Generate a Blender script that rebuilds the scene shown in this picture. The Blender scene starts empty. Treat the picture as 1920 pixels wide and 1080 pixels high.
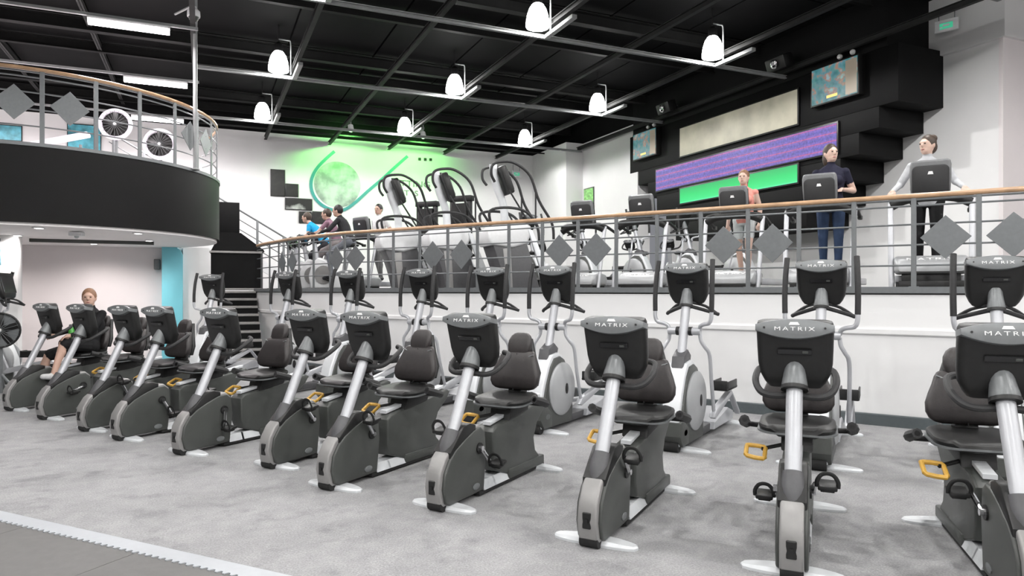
import bpy, bmesh, math, random
import numpy as np
from mathutils import Vector, Matrix, Quaternion
random.seed(7)
rad = math.radians
SC = bpy.context.scene
COL = SC.collection

# ------------------------------------------------------------------ camera, world, exposure
CAMH = 1.45
F = 1300.0
cam_d = bpy.data.cameras.new('camera')
cam_d.sensor_width = 36.0
cam_d.lens = F / 1920 * 36
cam_d.shift_y = 4 / 1920
cam_d.clip_start = 0.05
cam = bpy.data.objects.new('camera', cam_d)
COL.objects.link(cam)
cam.location = (0, 0, CAMH)
cam.rotation_euler = (rad(90), 0, 0)
SC.camera = cam
SC.view_settings.view_transform = 'Standard'
SC.view_settings.look = 'None'
SC.view_settings.gamma = 1
SC.view_settings.use_curve_mapping = False
SC.view_settings.exposure = 0.0
SC.cycles.max_bounces = 6
SC.cycles.diffuse_bounces = 4
SC.cycles.glossy_bounces = 3
SC.cycles.caustics_reflective = False
SC.cycles.caustics_refractive = False
SC.cycles.use_adaptive_sampling = True
SC.cycles.adaptive_threshold = .02
world = bpy.data.worlds.new('world')
SC.world = world
world.use_nodes = True
world.node_tree.nodes['Background'].inputs[0].default_value = (0.9, 0.92, 1, 1)
world.node_tree.nodes['Background'].inputs[1].default_value = 0.25

LAMP_W = 235.0      # watts of each high-bay lamp
LAMP_E = 26.0       # glow of the lamp bells
TH = rad(24)        # the room is turned 24 degrees against the view
CT, ST = math.cos(TH), math.sin(TH)
def room(a, b, z=0.0):
    return Vector((a * CT - b * ST, a * ST + b * CT, z))
LAMPS = [(a, b) for b in (-6.2, -2.1, 2.0, 6.1, 10.2, 14.3, 18.4) for a in (-5.9, -2.25, 1.35, 5.0, 8.6, 12.3)
         if not (b > 9 and a < 0) and not (b > 5 and a > 10)]  # nearer rows and far right column are out of view, added for light
LAMP_Z = 5.75

def point_light(name, loc, power, color=(1, 1, 1), size=.1):
    d = bpy.data.lights.new(name, 'POINT')
    d.energy = power; d.color = color; d.shadow_soft_size = size
    o = bpy.data.objects.new(name, d); COL.objects.link(o); o.location = loc
    return o
def area_light(name, loc, rot, size, power, color=(1, 1, 1), size_y=None, spread=None):
    d = bpy.data.lights.new(name, 'AREA')
    d.energy = power; d.color = color; d.size = size
    if size_y:
        d.shape = 'RECTANGLE'; d.size_y = size_y
    if spread: d.spread = spread
    o = bpy.data.objects.new(name, d); COL.objects.link(o)
    o.location = loc; o.rotation_euler = rot
    return o
def spot_light(name, loc, target, power, angle, color=(1, 1, 1), blend=.5, size=.1):
    d = bpy.data.lights.new(name, 'SPOT')
    d.energy = power; d.color = color; d.spot_size = rad(angle); d.spot_blend = blend; d.shadow_soft_size = size
    o = bpy.data.objects.new(name, d); COL.objects.link(o)
    o.location = loc
    o.rotation_euler = (Vector(target) - Vector(loc)).to_track_quat('-Z', 'Y').to_euler()
    return o

# ------------------------------------------------------------------ mesh helpers
def link(o, parent=None):
    COL.objects.link(o)
    if parent is not None: o.parent = parent
    return o
def obj(name, bm, m, parent=None, loc=None, smooth=35, rot=None):
    me = bpy.data.meshes.new(name)
    if isinstance(bm, bmesh.types.BMesh):
        bmesh.ops.recalc_face_normals(bm, faces=bm.faces[:])
        bm.to_mesh(me); bm.free()
    else:
        me = bm
    if m is not None:
        for k in (m if isinstance(m, (list, tuple)) else [m]): me.materials.append(k)
    if smooth:
        me.shade_smooth()
        me.set_sharp_from_angle(angle=rad(smooth))
    o = link(bpy.data.objects.new(name, me), parent)
    if loc is not None: o.location = loc
    if rot is not None: o.rotation_euler = rot
    return o
def tag(o, label=None, cat=None, group=None, kind=None):
    if label: o['label'] = label
    if cat: o['category'] = cat
    if group: o['group'] = group
    if kind: o['kind'] = kind
    return o
def thing(name, label, cat, loc=(0, 0, 0), rz=0, group=None):
    o = link(bpy.data.objects.new(name, None))
    o.empty_display_size = .1
    o.location = loc; o.rotation_euler = (0, 0, rz)
    return tag(o, label, cat, group)
def struct(name, bm, m, rot=None, parent=None, smooth=35, label=None):
    o = obj(name, bm, m, parent, smooth=smooth, rot=rot)
    if parent is None: o['kind'] = 'structure'
    if label: o['label'] = label
    return o
def dup(root, loc, rz, label, group=None, parent=None):
    r = root.copy(); COL.objects.link(r)
    if parent is None:
        r.location = loc; r.rotation_euler = (0, 0, rz)
        r['label'] = label
        if group: r['group'] = group
    else:
        r.parent = parent
    for ch in root.children: dup(ch, None, None, None, None, r)
    return r
NB = bmesh.new
def xform(vs, M):
    for v in vs: v.co = M @ v.co
def box(bm, c, s, bev=0, rot=None, seg=2):
    r = bmesh.ops.create_cube(bm, size=1)
    vs = r['verts']
    for v in vs: v.co = Vector((v.co.x * s[0], v.co.y * s[1], v.co.z * s[2]))
    if bev:
        es = list({e for v in vs for e in v.link_edges})
        g = bmesh.ops.bevel(bm, geom=es, offset=bev, segments=seg, affect='EDGES', profile=.5)
        vs = list({v for f in g['faces'] for v in f.verts} | {v for v in vs if v.is_valid})
    M = Matrix.Translation(Vector(c))
    if rot is not None: M = M @ rot.to_4x4()
    xform(vs, M)
    return bm
def bx(bm, x0, x1, y0, y1, z0, z1, bev=0):
    return box(bm, ((x0 + x1) / 2, (y0 + y1) / 2, (z0 + z1) / 2), (x1 - x0, y1 - y0, z1 - z0), bev)
def rings(bm, rs, closed=False, cap=True):
    vv = [[bm.verts.new(p) for p in r] for r in rs]
    n = len(vv[0])
    for i in range(len(vv) - (0 if closed else 1)):
        a, b = vv[i], vv[(i + 1) % len(vv)]
        for k in range(n):
            bm.faces.new((a[k], a[(k + 1) % n], b[(k + 1) % n], b[k]))
    if cap and not closed:
        bm.faces.new(list(reversed(vv[0]))); bm.faces.new(vv[-1])
    return bm
def smoothpath(pts, k=6, closed=False):
    P = [Vector(p) for p in pts]; n = len(P); out = []
    for i in range(n if closed else n - 1):
        g = lambda j: P[j % n] if closed else P[max(0, min(n - 1, j))]
        p0, p1, p2, p3 = g(i - 1), g(i), g(i + 1), g(i + 2)
        for t in range(k):
            t /= k
            out.append(.5 * ((2 * p1) + (p2 - p0) * t + (2 * p0 - 5 * p1 + 4 * p2 - p3) * t * t + (3 * p1 - p0 - 3 * p2 + p3) * t ** 3))
    if not closed: out.append(P[-1])
    return out
def tube(bm, pts, r, n=10, closed=False, r2=None, flat=1.0, side=None):
    P = [Vector(p) for p in pts]; N = len(P); rs = []; prev = None
    for i in range(N):
        if closed: t = (P[(i + 1) % N] - P[i - 1])
        else: t = P[min(i + 1, N - 1)] - P[max(i - 1, 0)]
        t.normalize()
        if prev is None:
            u = Vector(side) if side else (Vector((1, 0, 0)) if abs(t.x) < .9 else Vector((0, 1, 0)))
        else: u = prev
        u = (u - t * u.dot(t)).normalized(); prev = u
        w = t.cross(u)
        rr = r if r2 is None else r + (r2 - r) * i / (N - 1)
        if not isinstance(r, (int, float)): rr = r[i]
        rs.append([P[i] + u * (rr * math.cos(2 * math.pi * k / n)) + w * (rr * flat * math.sin(2 * math.pi * k / n)) for k in range(n)])
    return rings(bm, rs, closed)
def lathe(bm, prof, n=20, M=None, cap=True):
    rs = [[Vector((max(r, 1e-4) * math.cos(2 * math.pi * k / n), max(r, 1e-4) * math.sin(2 * math.pi * k / n), z)) for k in range(n)] for r, z in prof]
    if M is not None: rs = [[M @ p for p in r] for r in rs]
    return rings(bm, rs, False, cap)
def cyl(bm, p0, p1, r, n=14, r2=None):
    return tube(bm, [p0, p1], r, n, r2=r if r2 is None else r2)
def prism(bm, prof, lo, hi, axis='x', bev=0, seg=2):
    """polygon prof extruded along axis: for x prof is (y,z); for y (x,z); for z (x,y)"""
    def P(p, t):
        return {'x': (t, p[0], p[1]), 'y': (p[0], t, p[1]), 'z': (p[0], p[1], t)}[axis]
    a = [bm.verts.new(P(p, lo)) for p in prof]; b = [bm.verts.new(P(p, hi)) for p in prof]
    n = len(prof); fs = []
    fa = bm.faces.new(list(reversed(a))); fb = bm.faces.new(b)
    for k in range(n): fs.append(bm.faces.new((a[k], a[(k + 1) % n], b[(k + 1) % n], b[k])))
    if bev:
        es = list(fa.edges) + list(fb.edges)
        bmesh.ops.recalc_face_normals(bm, faces=[fa, fb] + fs)
        bmesh.ops.bevel(bm, geom=es, offset=bev, segments=seg, affect='EDGES', profile=.5)
    return bm
def ell(bm, c, s, M=None, u=14, v=10):
    r = bmesh.ops.create_uvsphere(bm, u_segments=u, v_segments=v, radius=1)
    T = Matrix.Translation(Vector(c))
    if M is not None: T = T @ M.to_4x4()
    for q in r['verts']: q.co = T @ Vector((q.co.x * s[0], q.co.y * s[1], q.co.z * s[2]))
    return bm
def rrect(w, d, r, n=4):
    out = []
    for cx, cy, a0 in ((w / 2 - r, d / 2 - r, 0), (-w / 2 + r, d / 2 - r, 90), (-w / 2 + r, -d / 2 + r, 180), (w / 2 - r, -d / 2 + r, 270)):
        for k in range(n + 1):
            a = rad(a0 + 90 * k / n); out.append((cx + r * math.cos(a), cy + r * math.sin(a)))
    return out
RX = lambda a: Matrix.Rotation(rad(a), 3, 'X')
RY = lambda a: Matrix.Rotation(rad(a), 3, 'Y')
RZ = lambda a: Matrix.Rotation(rad(a), 3, 'Z')

# ------------------------------------------------------------------ materials
def mat(name, col, rough=.5, metal=0.0, var=.08, scale=25.0, bump=0.0, bscale=None, spec=.5, coat=0.0):
    m = bpy.data.materials.new(name); m.use_nodes = True
    nt = m.node_tree; b = nt.nodes['Principled BSDF']
    tc = nt.nodes.new('ShaderNodeTexCoord')
    n = nt.nodes.new('ShaderNodeTexNoise'); n.inputs['Scale'].default_value = scale; n.inputs['Detail'].default_value = 4
    nt.links.new(tc.outputs['Object'], n.inputs['Vector'])
    r = nt.nodes.new('ShaderNodeValToRGB')
    r.color_ramp.elements[0].position = .3; r.color_ramp.elements[1].position = .7
    r.color_ramp.elements[0].color = tuple(max(0, c * (1 - var)) for c in col) + (1,)
    r.color_ramp.elements[1].color = tuple(min(1, c * (1 + var)) for c in col) + (1,)
    nt.links.new(n.outputs['Fac'], r.inputs['Fac']); nt.links.new(r.outputs['Color'], b.inputs['Base Color'])
    b.inputs['Roughness'].default_value = rough; b.inputs['Metallic'].default_value = metal
    b.inputs['Specular IOR Level'].default_value = spec
    if coat: b.inputs['Coat Weight'].default_value = coat
    if bump:
        n2 = nt.nodes.new('ShaderNodeTexNoise'); n2.inputs['Scale'].default_value = bscale or scale * 4; n2.inputs['Detail'].default_value = 3
        nt.links.new(tc.outputs['Object'], n2.inputs['Vector'])
        bp = nt.nodes.new('ShaderNodeBump'); bp.inputs['Strength'].default_value = bump; bp.inputs['Distance'].default_value = .01
        nt.links.new(n2.outputs['Fac'], bp.inputs['Height']); nt.links.new(bp.outputs['Normal'], b.inputs['Normal'])
    return m
def emit(name, col, strength, base=None):
    m = bpy.data.materials.new(name); m.use_nodes = True
    b = m.node_tree.nodes['Principled BSDF']
    b.inputs['Base Color'].default_value = tuple(base or col) + (1,)
    b.inputs['Emission Color'].default_value = tuple(col) + (1,)
    b.inputs['Emission Strength'].default_value = strength
    return m
M = {}
M['wall'] = mat('white_wall_paint', (.775, .775, .775), .6, var=.012, scale=3)
M['wall_pink'] = mat('warm_white_wall_paint', (.74, .695, .70), .6, var=.015, scale=3)
M['soffit'] = mat('white_soffit_paint', (.88, .85, .845), .6, var=.012, scale=3)
M['ceil'] = mat('black_ceiling_paint', (.0045, .0045, .0048), .8, var=.2, scale=2, spec=.1)
M['beam'] = mat('grey_steel_beam', (.30, .31, .31), .5, var=.1, scale=6, spec=.2)
M['purlin'] = mat('dark_steel_purlin', (.026, .026, .026), .6, var=.15, scale=6, spec=.15)
M['upper'] = mat('black_steel_beam', (.010, .010, .010), .6, var=.15, scale=6, spec=.1)
M['black'] = mat('black_plastic', (.008, .008, .008), .45, var=.2)
M['blackgloss'] = mat('glossy_black_plastic', (.010, .010, .011), .18, var=.2)
M['rubber'] = mat('black_rubber', (.014, .014, .014), .75, var=.2, bump=.1)
M['grip'] = mat('black_foam_grip', (.02, .02, .021), .6, var=.2, bump=.15, bscale=300)
M['panelblack'] = mat('black_panel_paint', (.007, .007, .0072), .6, var=.12, scale=1.2, spec=.1)
M['fascia'] = mat('black_fascia_laminate', (.006, .0058, .0058), .5, var=.12, scale=.8, spec=.12)
M['silver'] = mat('silver_painted_steel', (.50, .51, .535), .36, metal=.3, var=.03, scale=8)
M['silverlt'] = mat('pale_silver_casting', (.70, .72, .74), .4, metal=.15, var=.04, scale=8)
M['silverdk'] = mat('warm_grey_cover', (.30, .295, .29), .42, metal=.25, var=.04, scale=8)
M['shroud'] = mat('grey_green_moulding', (.062, .066, .062), .4, var=.06, scale=5)
M['shroud2'] = mat('grey_boot_plastic', (.085, .085, .09), .45, var=.06)
M['cap'] = mat('grey_console_cap', (.19, .20, .205), .38, metal=.2, var=.05)
M['disc'] = mat('silver_disc_cover', (.42, .43, .44), .4, metal=.25, var=.04, scale=6)
M['leather'] = mat('dark_brown_vinyl', (.026, .022, .022), .45, var=.15, scale=30, bump=.12, bscale=180)
M['yellow'] = mat('yellow_lever_plastic', (.62, .36, .06), .45, var=.08)
M['white'] = mat('white_machine_plastic', (.74, .75, .76), .4, var=.03)
M['whiteprint'] = mat('white_print', (.9, .9, .9), .5, var=.01)
M['rail'] = mat('grey_railing_paint', (.155, .165, .17), .45, metal=.2, var=.06)
M['wood'] = mat('varnished_oak_handrail', (.46, .29, .17), .35, var=.14, scale=9)
M['base'] = mat('teal_grey_skirting', (.075, .09, .095), .5, var=.06)
M['chrome'] = mat('polished_chrome', (.75, .75, .77), .12, metal=1, var=.02)
M['greystep'] = mat('grey_stair_nosing', (.30, .29, .28), .5, var=.05)
M['blue'] = mat('turquoise_pillar_paint', (.20, .60, .70), .5, var=.03, scale=4)
M['mattop'] = mat('dark_rubber_flooring', (.13, .129, .125), .7, var=.06, scale=14, bump=.05)
M['edge'] = mat('pale_grey_ramp_edging', (.41, .43, .455), .5, var=.02, spec=.3)
M['skin'] = mat('skin', (.56, .36, .28), .5, var=.05, scale=12)
M['lips'] = mat('lips', (.36, .13, .12), .45, var=.05)
M['eye'] = mat('eye', (.03, .025, .02), .2, var=.05)
M['glow'] = emit('lamp_glow', (1, .99, .97), LAMP_E)
M['tube'] = emit('tube_glow', (1, .93, .95), 16.0)
M['down'] = emit('downlight_glow', (1, .95, .9), 14.0)
# ------------------------------------------------------------------ special surfaces
def carpet():
    m = bpy.data.materials.new('grey_cut_pile_carpet'); m.use_nodes = True
    nt = m.node_tree; b = nt.nodes['Principled BSDF']; L = nt.links.new
    tc = nt.nodes.new('ShaderNodeTexCoord')
    def noise(s, d=4, r=.5):
        n = nt.nodes.new('ShaderNodeTexNoise'); n.inputs['Scale'].default_value = s; n.inputs['Detail'].default_value = d
        n.inputs['Roughness'].default_value = r; L(tc.outputs['Object'], n.inputs['Vector']); return n
    def ramp(src, p0, c0, p1, c1):
        r = nt.nodes.new('ShaderNodeValToRGB'); e = r.color_ramp.elements
        e[0].position = p0; e[0].color = tuple(c0) + (1,); e[1].position = p1; e[1].color = tuple(c1) + (1,)
        L(src, r.inputs['Fac']); return r.outputs['Color']
    def mul(a, c, f=1.0):
        x = nt.nodes.new('ShaderNodeMix'); x.data_type = 'RGBA'; x.blend_type = 'MULTIPLY'; x.inputs['Factor'].default_value = f
        L(a, x.inputs['A']); L(c, x.inputs['B']); return x.outputs['Result']
    fine = ramp(noise(90, 3, .7).outputs['Fac'], .3, (.25, .25, .253), .7, (.43, .43, .433))
    mid = ramp(noise(7, 5, .6).outputs['Fac'], .35, (.86, .86, .87), .65, (1, 1, 1))
    stain = ramp(noise(2.3, 7, .66).outputs['Fac'], .36, (.78, .78, .79), .46, (1, 1, 1))
    c = mul(mul(fine, mid), stain)
    L(c, b.inputs['Base Color']); b.inputs['Roughness'].default_value = .95; b.inputs['Specular IOR Level'].default_value = .15
    bp = nt.nodes.new('ShaderNodeBump'); bp.inputs['Strength'].default_value = .25; bp.inputs['Distance'].default_value = .006
    L(noise(160, 3).outputs['Fac'], bp.inputs['Height']); L(bp.outputs['Normal'], b.inputs['Normal'])
    return m
M['carpet'] = carpet()

# ------------------------------------------------------------------ floor
bm = NB(); bx(bm, -22, 18, -10, 24, -.12, 0)
FLOOR = struct('floor', bm, M['carpet'], rot=(0, 0, TH), label='grey cut pile carpet with worn dark patches')
# rubber flooring and its toothed ramp edging, bottom left
S0 = Vector((-3.33, 4.51)); SD = Vector((.9078, -.4194)); SNORM = Vector((-.4194, -.9078))
ang = math.atan2(SD.y, SD.x)
bm = NB()
prof = [(-2.4, 0), (5.2, 0)]
t = 5.2; pitch = .052
while t > -2.4:
    prof += [(t, -.105), (t - .012, -.124), (t - .026, -.124), (t - .038, -.105)]
    t -= pitch
prof.append((-2.4, -.105))
prism(bm, prof, .006, .016, 'z')
e = obj('ramp_edging', bm, M['edge'], smooth=0, loc=(S0.x, S0.y, 0), rot=(0, 0, ang))
tag(e, 'pale grey toothed edging strip between carpet and dark rubber floor', 'edging strip')
bm = NB(); bx(bm, -2.4, 5.2, -.10, .010, 0, .008); o = obj('ramp', bm, M['edge'], e)
bm = NB(); bx(bm, .002, .998, .002, .998, 0, .010); tile_me = None
for i in range(-2, 4):
    for j in range(0, 3):
        if tile_me is None:
            o = obj('rubber_tile', bm, M['mattop'], FLOOR, smooth=0); tile_me = o.data
        else:
            o = link(bpy.data.objects.new('rubber_tile', tile_me), FLOOR)
        p = S0 + SD * (i * 1.0 - .55) + SNORM * (.108 + (j + 1) * 1.0)
        o.matrix_local = Matrix.Rotation(-TH, 4, 'Z') @ Matrix.Translation((p.x, p.y, 0)) @ Matrix.Rotation(ang, 4, 'Z')

# ------------------------------------------------------------------ mezzanine: straight front that curves away at its left end
Q0 = Vector((4.229, 7.233)); QD = Vector((-.8350, .5505)); QN = Vector((-.5505, -.8350))
MZ = 1.43
posts_xy = []
for k in range(-6, 17):
    y = 6.94 + .3125 * k
    posts_xy.append(Q0 + QD * ((y - 7.233) / .5505))
CURVE = [(-3.25, 12.262), (-3.66, 12.665), (-4.055, 13.08), (-4.41, 13.523), (-4.743, 13.983), (-5.086, 14.436)]
posts_xy += [Vector(c) for c in CURVE]
poly = [posts_xy[0]] + posts_xy[1:] + [Vector((-5.42, 14.92)), Vector((-5.72, 15.45))]
def sweep(bm, line, prof, closed_prof=True):
    """prof: list of (offset toward the viewer side, z)"""
    rs = []
    for i, p in enumerate(line):
        a = line[max(i - 1, 0)]; b = line[min(i + 1, len(line) - 1)]
        t = (b - a).normalized(); n = Vector((-t.y, t.x))
        if n.dot(Vector((0, -1))) < 0 and n.dot(-p) < 0: n = -n
        rs.append([Vector((p.x + n.x * o, p.y + n.y * o, z)) for o, z in prof])
    return rings(bm, rs)
def off(line, d):
    out = []
    for i, p in enumerate(line):
        a = line[max(i - 1, 0)]; b = line[min(i + 1, len(line) - 1)]
        t = (b - a).normalized(); n = Vector((-t.y, t.x))
        if n.dot(-p) < 0: n = -n
        out.append(p + n * d)
    return out
bm = NB(); sweep(bm, poly, [(0, 0), (0, 1.40), (-.14, 1.40), (-.14, 0)])
struct('wall_mezzanine', bm, M['wall'], label='white plastered front wall of the raised gym floor')
bm = NB(); sweep(bm, poly, [(.03, 1.418), (.03, 1.485), (-.12, 1.485), (-.12, 1.418)])
struct('trim_1', bm, M['rail'], label='grey kerb along the edge of the raised floor')
bm = NB(); sweep(bm, poly, [(.022, .975), (.03, .985), (.03, 1.03), (.018, 1.045), (-.01, 1.045), (-.01, .975)])
struct('trim_2', bm, M['wall'], label='white dado rail across the raised floor wall')
bm = NB(); sweep(bm, poly, [(.022, 0), (.022, .115), (.012, .125), (-.01, .125), (-.01, 0)])
struct('baseboard_mezzanine', bm, M['base'], label='dark teal grey skirting below the white wall')
bm = NB()
dk = [(p.x, p.y) for p in off(poly, -.02)] + [room(1.2, 21.3)[:2], room(14, 21.3)[:2], room(14, 4)[:2]]
prism(bm, dk, MZ - .18, MZ, 'z'); struct('floor_mezzanine', bm, M['mattop'], smooth=0)

def railing(name, label, pts, line, z0, sc, diamonds, post_w=.05):
    t = thing(name, label, 'railing', (pts[0].x, pts[0].y, z0))
    O = Vector((pts[0].x, pts[0].y, z0))
    L3 = lambda p, z: Vector((p.x, p.y, z0 + z * sc)) - O
    bm = NB(); tube(bm, [L3(p, .965) for p in line], .027, 10)
    h = obj('handrail', bm, M['wood'], t); h['label'] = 'varnished wooden handrail'
    bm = NB(); tube(bm, [L3(p, .925) for p in line], .012, 6); obj('top_bar', bm, M['rail'], t)
    for zz in (.235, .45, .665, .86):
        bm = NB(); tube(bm, [L3(p, zz) for p in line], .011, 6); obj('bar', bm, M['rail'], t)
    me = None
    for i, p in enumerate(pts):
        q = pts[min(i + 1, len(pts) - 1)] - pts[max(i - 1, 0)]
        rz = math.atan2(q.y, q.x)
        if me is None:
            bm = NB(); box(bm, (0, 0, .475 * sc), (post_w, .022, .95 * sc), .004, seg=1); box(bm, (0, 0, .008), (.09, .07, .016))
            o = obj('post', bm, M['rail'], t); me = o.data
        else: o = link(bpy.data.objects.new('post', me), t)
        o.location = L3(p, 0) + Vector((0, 0, .0)); o.rotation_euler = (0, 0, rz)
    me = None
    for i, fr in diamonds:
        a, b = pts[i], pts[i + 1]; c = a + (b - a) * fr; rz = math.atan2((b - a).y, (b - a).x)
        n = Vector((math.sin(rz), -math.cos(rz)));
        if n.dot(-c) < 0: n = -n
        if me is None:
            bm = NB(); s = .225 * sc; prism(bm, [(0, -s), (s, 0), (0, s), (-s, 0)], -.006, .006, 'y', .002, 1)
            for dz in (-.1, .1): cyl(bm, (0, -.010, dz * sc), (0, .010, dz * sc), .008, 6)
            o = obj('diamond_panel', bm, M['rail'], t, smooth=0); me = o.data
        else: o = link(bpy.data.objects.new('diamond_panel', me), t)
        c2 = c + n * .022
        o.location = L3(c2, .52); o.rotation_euler = (0, 0, rz)
    return t
dia = []
for k in (-5, -1, 3, 7, 11, 15, 19):
    for j in (k, k + 1):
        i = j + 6
        if 0 <= i < len(posts_xy) - 1: dia.append((i, .5))
railing('railing', 'grey railing with wooden handrail and diamond panels along the raised gym floor', off(posts_xy, -.04), off(poly, -.04), 1.475, 1.0, dia)

# ------------------------------------------------------------------ walls
RZT = (0, 0, TH)
bm = NB(); bx(bm, -22, 14, 21.4, 21.7, 0, 6.05); struct('wall_back', bm, M['wall'], RZT, label='white end wall under the black ceiling')
bm = NB(); bx(bm, -22, 14, 21.38, 21.7, 6.05, 6.8); struct('wall_back_upper', bm, M['ceil'], RZT)
bm = NB(); bx(bm, 10.9, 11.3, 16.0, 21.4, 0, 6.05); bx(bm, 10.3, 11.3, 19.0, 21.4, 0, 6.05); struct('wall_side', bm, M['wall'], RZT)
bm = NB(); bx(bm, 10.9, 11.3, 16.0, 21.4, 6.05, 6.8); struct('wall_side_upper', bm, M['ceil'], RZT)
bm = NB(); bx(bm, 12.07, 18, 7.2, 16.2, 0, 5.62); bx(bm, 11.97, 18, 7.08, 16.2, 5.62, 6.7); struct('wall_right', bm, M['wall'], RZT, label='white wall right of the black screen panels')
bm = NB(); bx(bm, 12.03, 18, 7.14, 7.21, 0, 5.62); struct('wall_right_return', bm, M['wall_pink'], RZT, label='pinkish white wall at the right edge')
bm = NB(); bx(bm, 17.6, 18, -10, 7.2, 0, 6.7); struct('wall_far_right', bm, M['wall_pink'], RZT)
bm = NB(); bx(bm, -22, 18, -10.3, -10, 0, 6.7); struct('wall_near', bm, M['wall'], RZT)
bm = NB(); bx(bm, -22.3, -22, -10, 24, 0, 6.7); struct('wall_left', bm, M['wall'], RZT)
# ------------------------------------------------------------------ ceiling
bm = NB(); bx(bm, -22.3, 18, -10.3, 24, 6.75, 6.9); CEIL = struct('ceiling', bm, M['ceil'], RZT, label='black ceiling with steel beams')
CP = None
for i in range(-10, 9):
    for j in range(-4, 11):
        a0 = 1.65 + 1.81 * i; b0 = 1.0 + 2.05 * j
        if a0 < -14 or a0 > 13 or b0 > 20.5: continue
        if CP is None:
            bm = NB(); bx(bm, .02, 1.79, .02, 2.03, 6.66, 6.76); o = obj('ceiling_panel', bm, M['ceil'], CEIL, smooth=0); CP = o.data
        else: o = link(bpy.data.objects.new('ceiling_panel', CP), CEIL)
        o.location = (a0, b0, 0)
def ibeam_a(name, a0, a1, b, z, w, h, m):
    bm = NB(); bx(bm, a0, a1, b - w / 2, b + w / 2, z, z + .014); bx(bm, a0, a1, b - .006, b + .006, z, z + h); bx(bm, a0, a1, b - w / 2, b + w / 2, z + h - .014, z + h)
    return obj(name, bm, m, CEIL, smooth=0)
def ibeam_b(name, b0, b1, a, z, w, h, m):
    bm = NB(); bx(bm, a - w / 2, a + w / 2, b0, b1, z, z + .012); bx(bm, a - .006, a + .006, b0, b1, z, z + h); bx(bm, a - w / 2, a + w / 2, b0, b1, z + h - .012, z + h)
    return obj(name, bm, m, CEIL, smooth=0)
for b in (-5.9, -1.8, 2.3, 6.4, 10.5, 14.6, 18.7):
    ibeam_a('ceiling_beam', -.12 if b > 9 else -14, 10.7, b, 5.70, .065, .062, M['beam'])
    ibeam_a('upper_beam', -14, 10.7, b + .75, 6.38, .16, .22, M['upper'])
    ibeam_a('upper_beam', -14, 10.7, b + 2.15, 6.42, .10, .2, M['upper'])
for k in range(-8, 6):
    a = 1.65 + 1.81 * k
    ibeam_b('ceiling_purlin', -10, 21.3, a, 5.815 if a > -.4 else 6.45, .08, .1, M['purlin'])
for (x, b0, b1) in [(x, b - 1.0, b - .04) for x in (1.68, 5.3, 8.93) for b in (10.5, 14.6, 18.7)]:
    bm = NB(); bx(bm, x - .045, x + .045, b0, b1, 5.70, 5.762, .004); obj('lit_purlin_stub', bm, M['beam'], CEIL)  # lamplit stretch of the dark purlin, put in as a paler stub
ibeam_a('ceiling_conduit', -.12, 10.2, 20.3, 5.9, .04, .04, M['purlin'])
# ------------------------------------------------------------------ high-bay lamps
def lamp_label(a, b):
    rows = {10.2: 'nearest row in view', 14.3: 'middle row', 18.4: 'farthest row by the green wall', 6.1: 'unseen row added above the bikes', 2.0: 'unseen row added over the open floor', -2.1: 'unseen row added behind the open floor', -6.2: 'unseen rearmost row added for light'}
    cols = {12.3: 'far right', -5.9: 'leftmost', -2.25: 'second from left', 1.35: 'left', 5.0: 'middle', 8.6: 'right'}
    return 'glowing bell-shaped ceiling lamp, %s one of the %s' % (cols[a], rows[b])
proto = None
for a, b in LAMPS:
    p = room(a, b, LAMP_Z)
    if proto is None:
        t = proto = thing('ceiling_lamp', lamp_label(a, b), 'lamp', p, TH, 'high bay lamps')
        bm = NB(); lathe(bm, [(.185, 0), (.195, .02), (.19, .09), (.172, .20), (.14, .30), (.095, .37), (.07, .39)], 24, cap=False); o = obj('bell', bm, M['glow'], t)
        bm = NB(); lathe(bm, [(.075, .355), (.08, .37), (.08, .52), (.05, .56)], 16); obj('ballast_housing', bm, M['panelblack'], t)
        bm = NB(); tube(bm, [(0, 0, .55), (0, 0, .93)], .012, 6); obj('hanger', bm, M['purlin'], t)
        bm = NB(); tube(bm, smoothpath([(.0, -.02, .62), (.16, -.02, .62), (.22, -.02, .6), (.23, -.02, .4), (.23, -.02, -.05)], 3), .014, 6); obj('conduit_arm', bm, M['beam'], t)
    else:
        t = dup(proto, p, TH, lamp_label(a, b))
    s = point_light('lamp_light', p + Vector((0, 0, .032)), LAMP_W, (1, .985, .97), .04)

# ------------------------------------------------------------------ black screen wall on the right
A0 = 10.89
rowsz = [(5.71, 6.7, 8.38, 16.2), (4.70, 5.71, 8.17, 16.35), (4.32, 4.70, 8.54, 15.95), (3.92, 4.32, 8.95, 15.5), (3.53, 3.92, 9.35, 15.1), (3.13, 3.53, 9.75, 14.7), (2.7, 3.13, 10.15, 14.3)]
SW = thing('screen_wall', 'black stepped panel wall carrying screens above the treadmills', 'wall panel', room(A0, 12, 0), TH)
for z0, z1, b0, b1 in rowsz:
    bm = NB(); bx(bm, 0, 1.17, b0 - 12, b1 - 12, z0 + .002, z1 - .002, .004); o = obj('stepped_block', bm, M['panelblack'], SW)
def led_cream():
    m = mat('cream_screen_print', (.30, .285, .22), .5, var=.25, scale=1.6)
    b = m.node_tree.nodes['Principled BSDF']; r = [n for n in m.node_tree.nodes if n.type == 'VALTORGB'][0]
    m.node_tree.links.new(r.outputs['Color'], b.inputs['Emission Color']); b.inputs['Emission Strength'].default_value = .55
    return m
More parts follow.
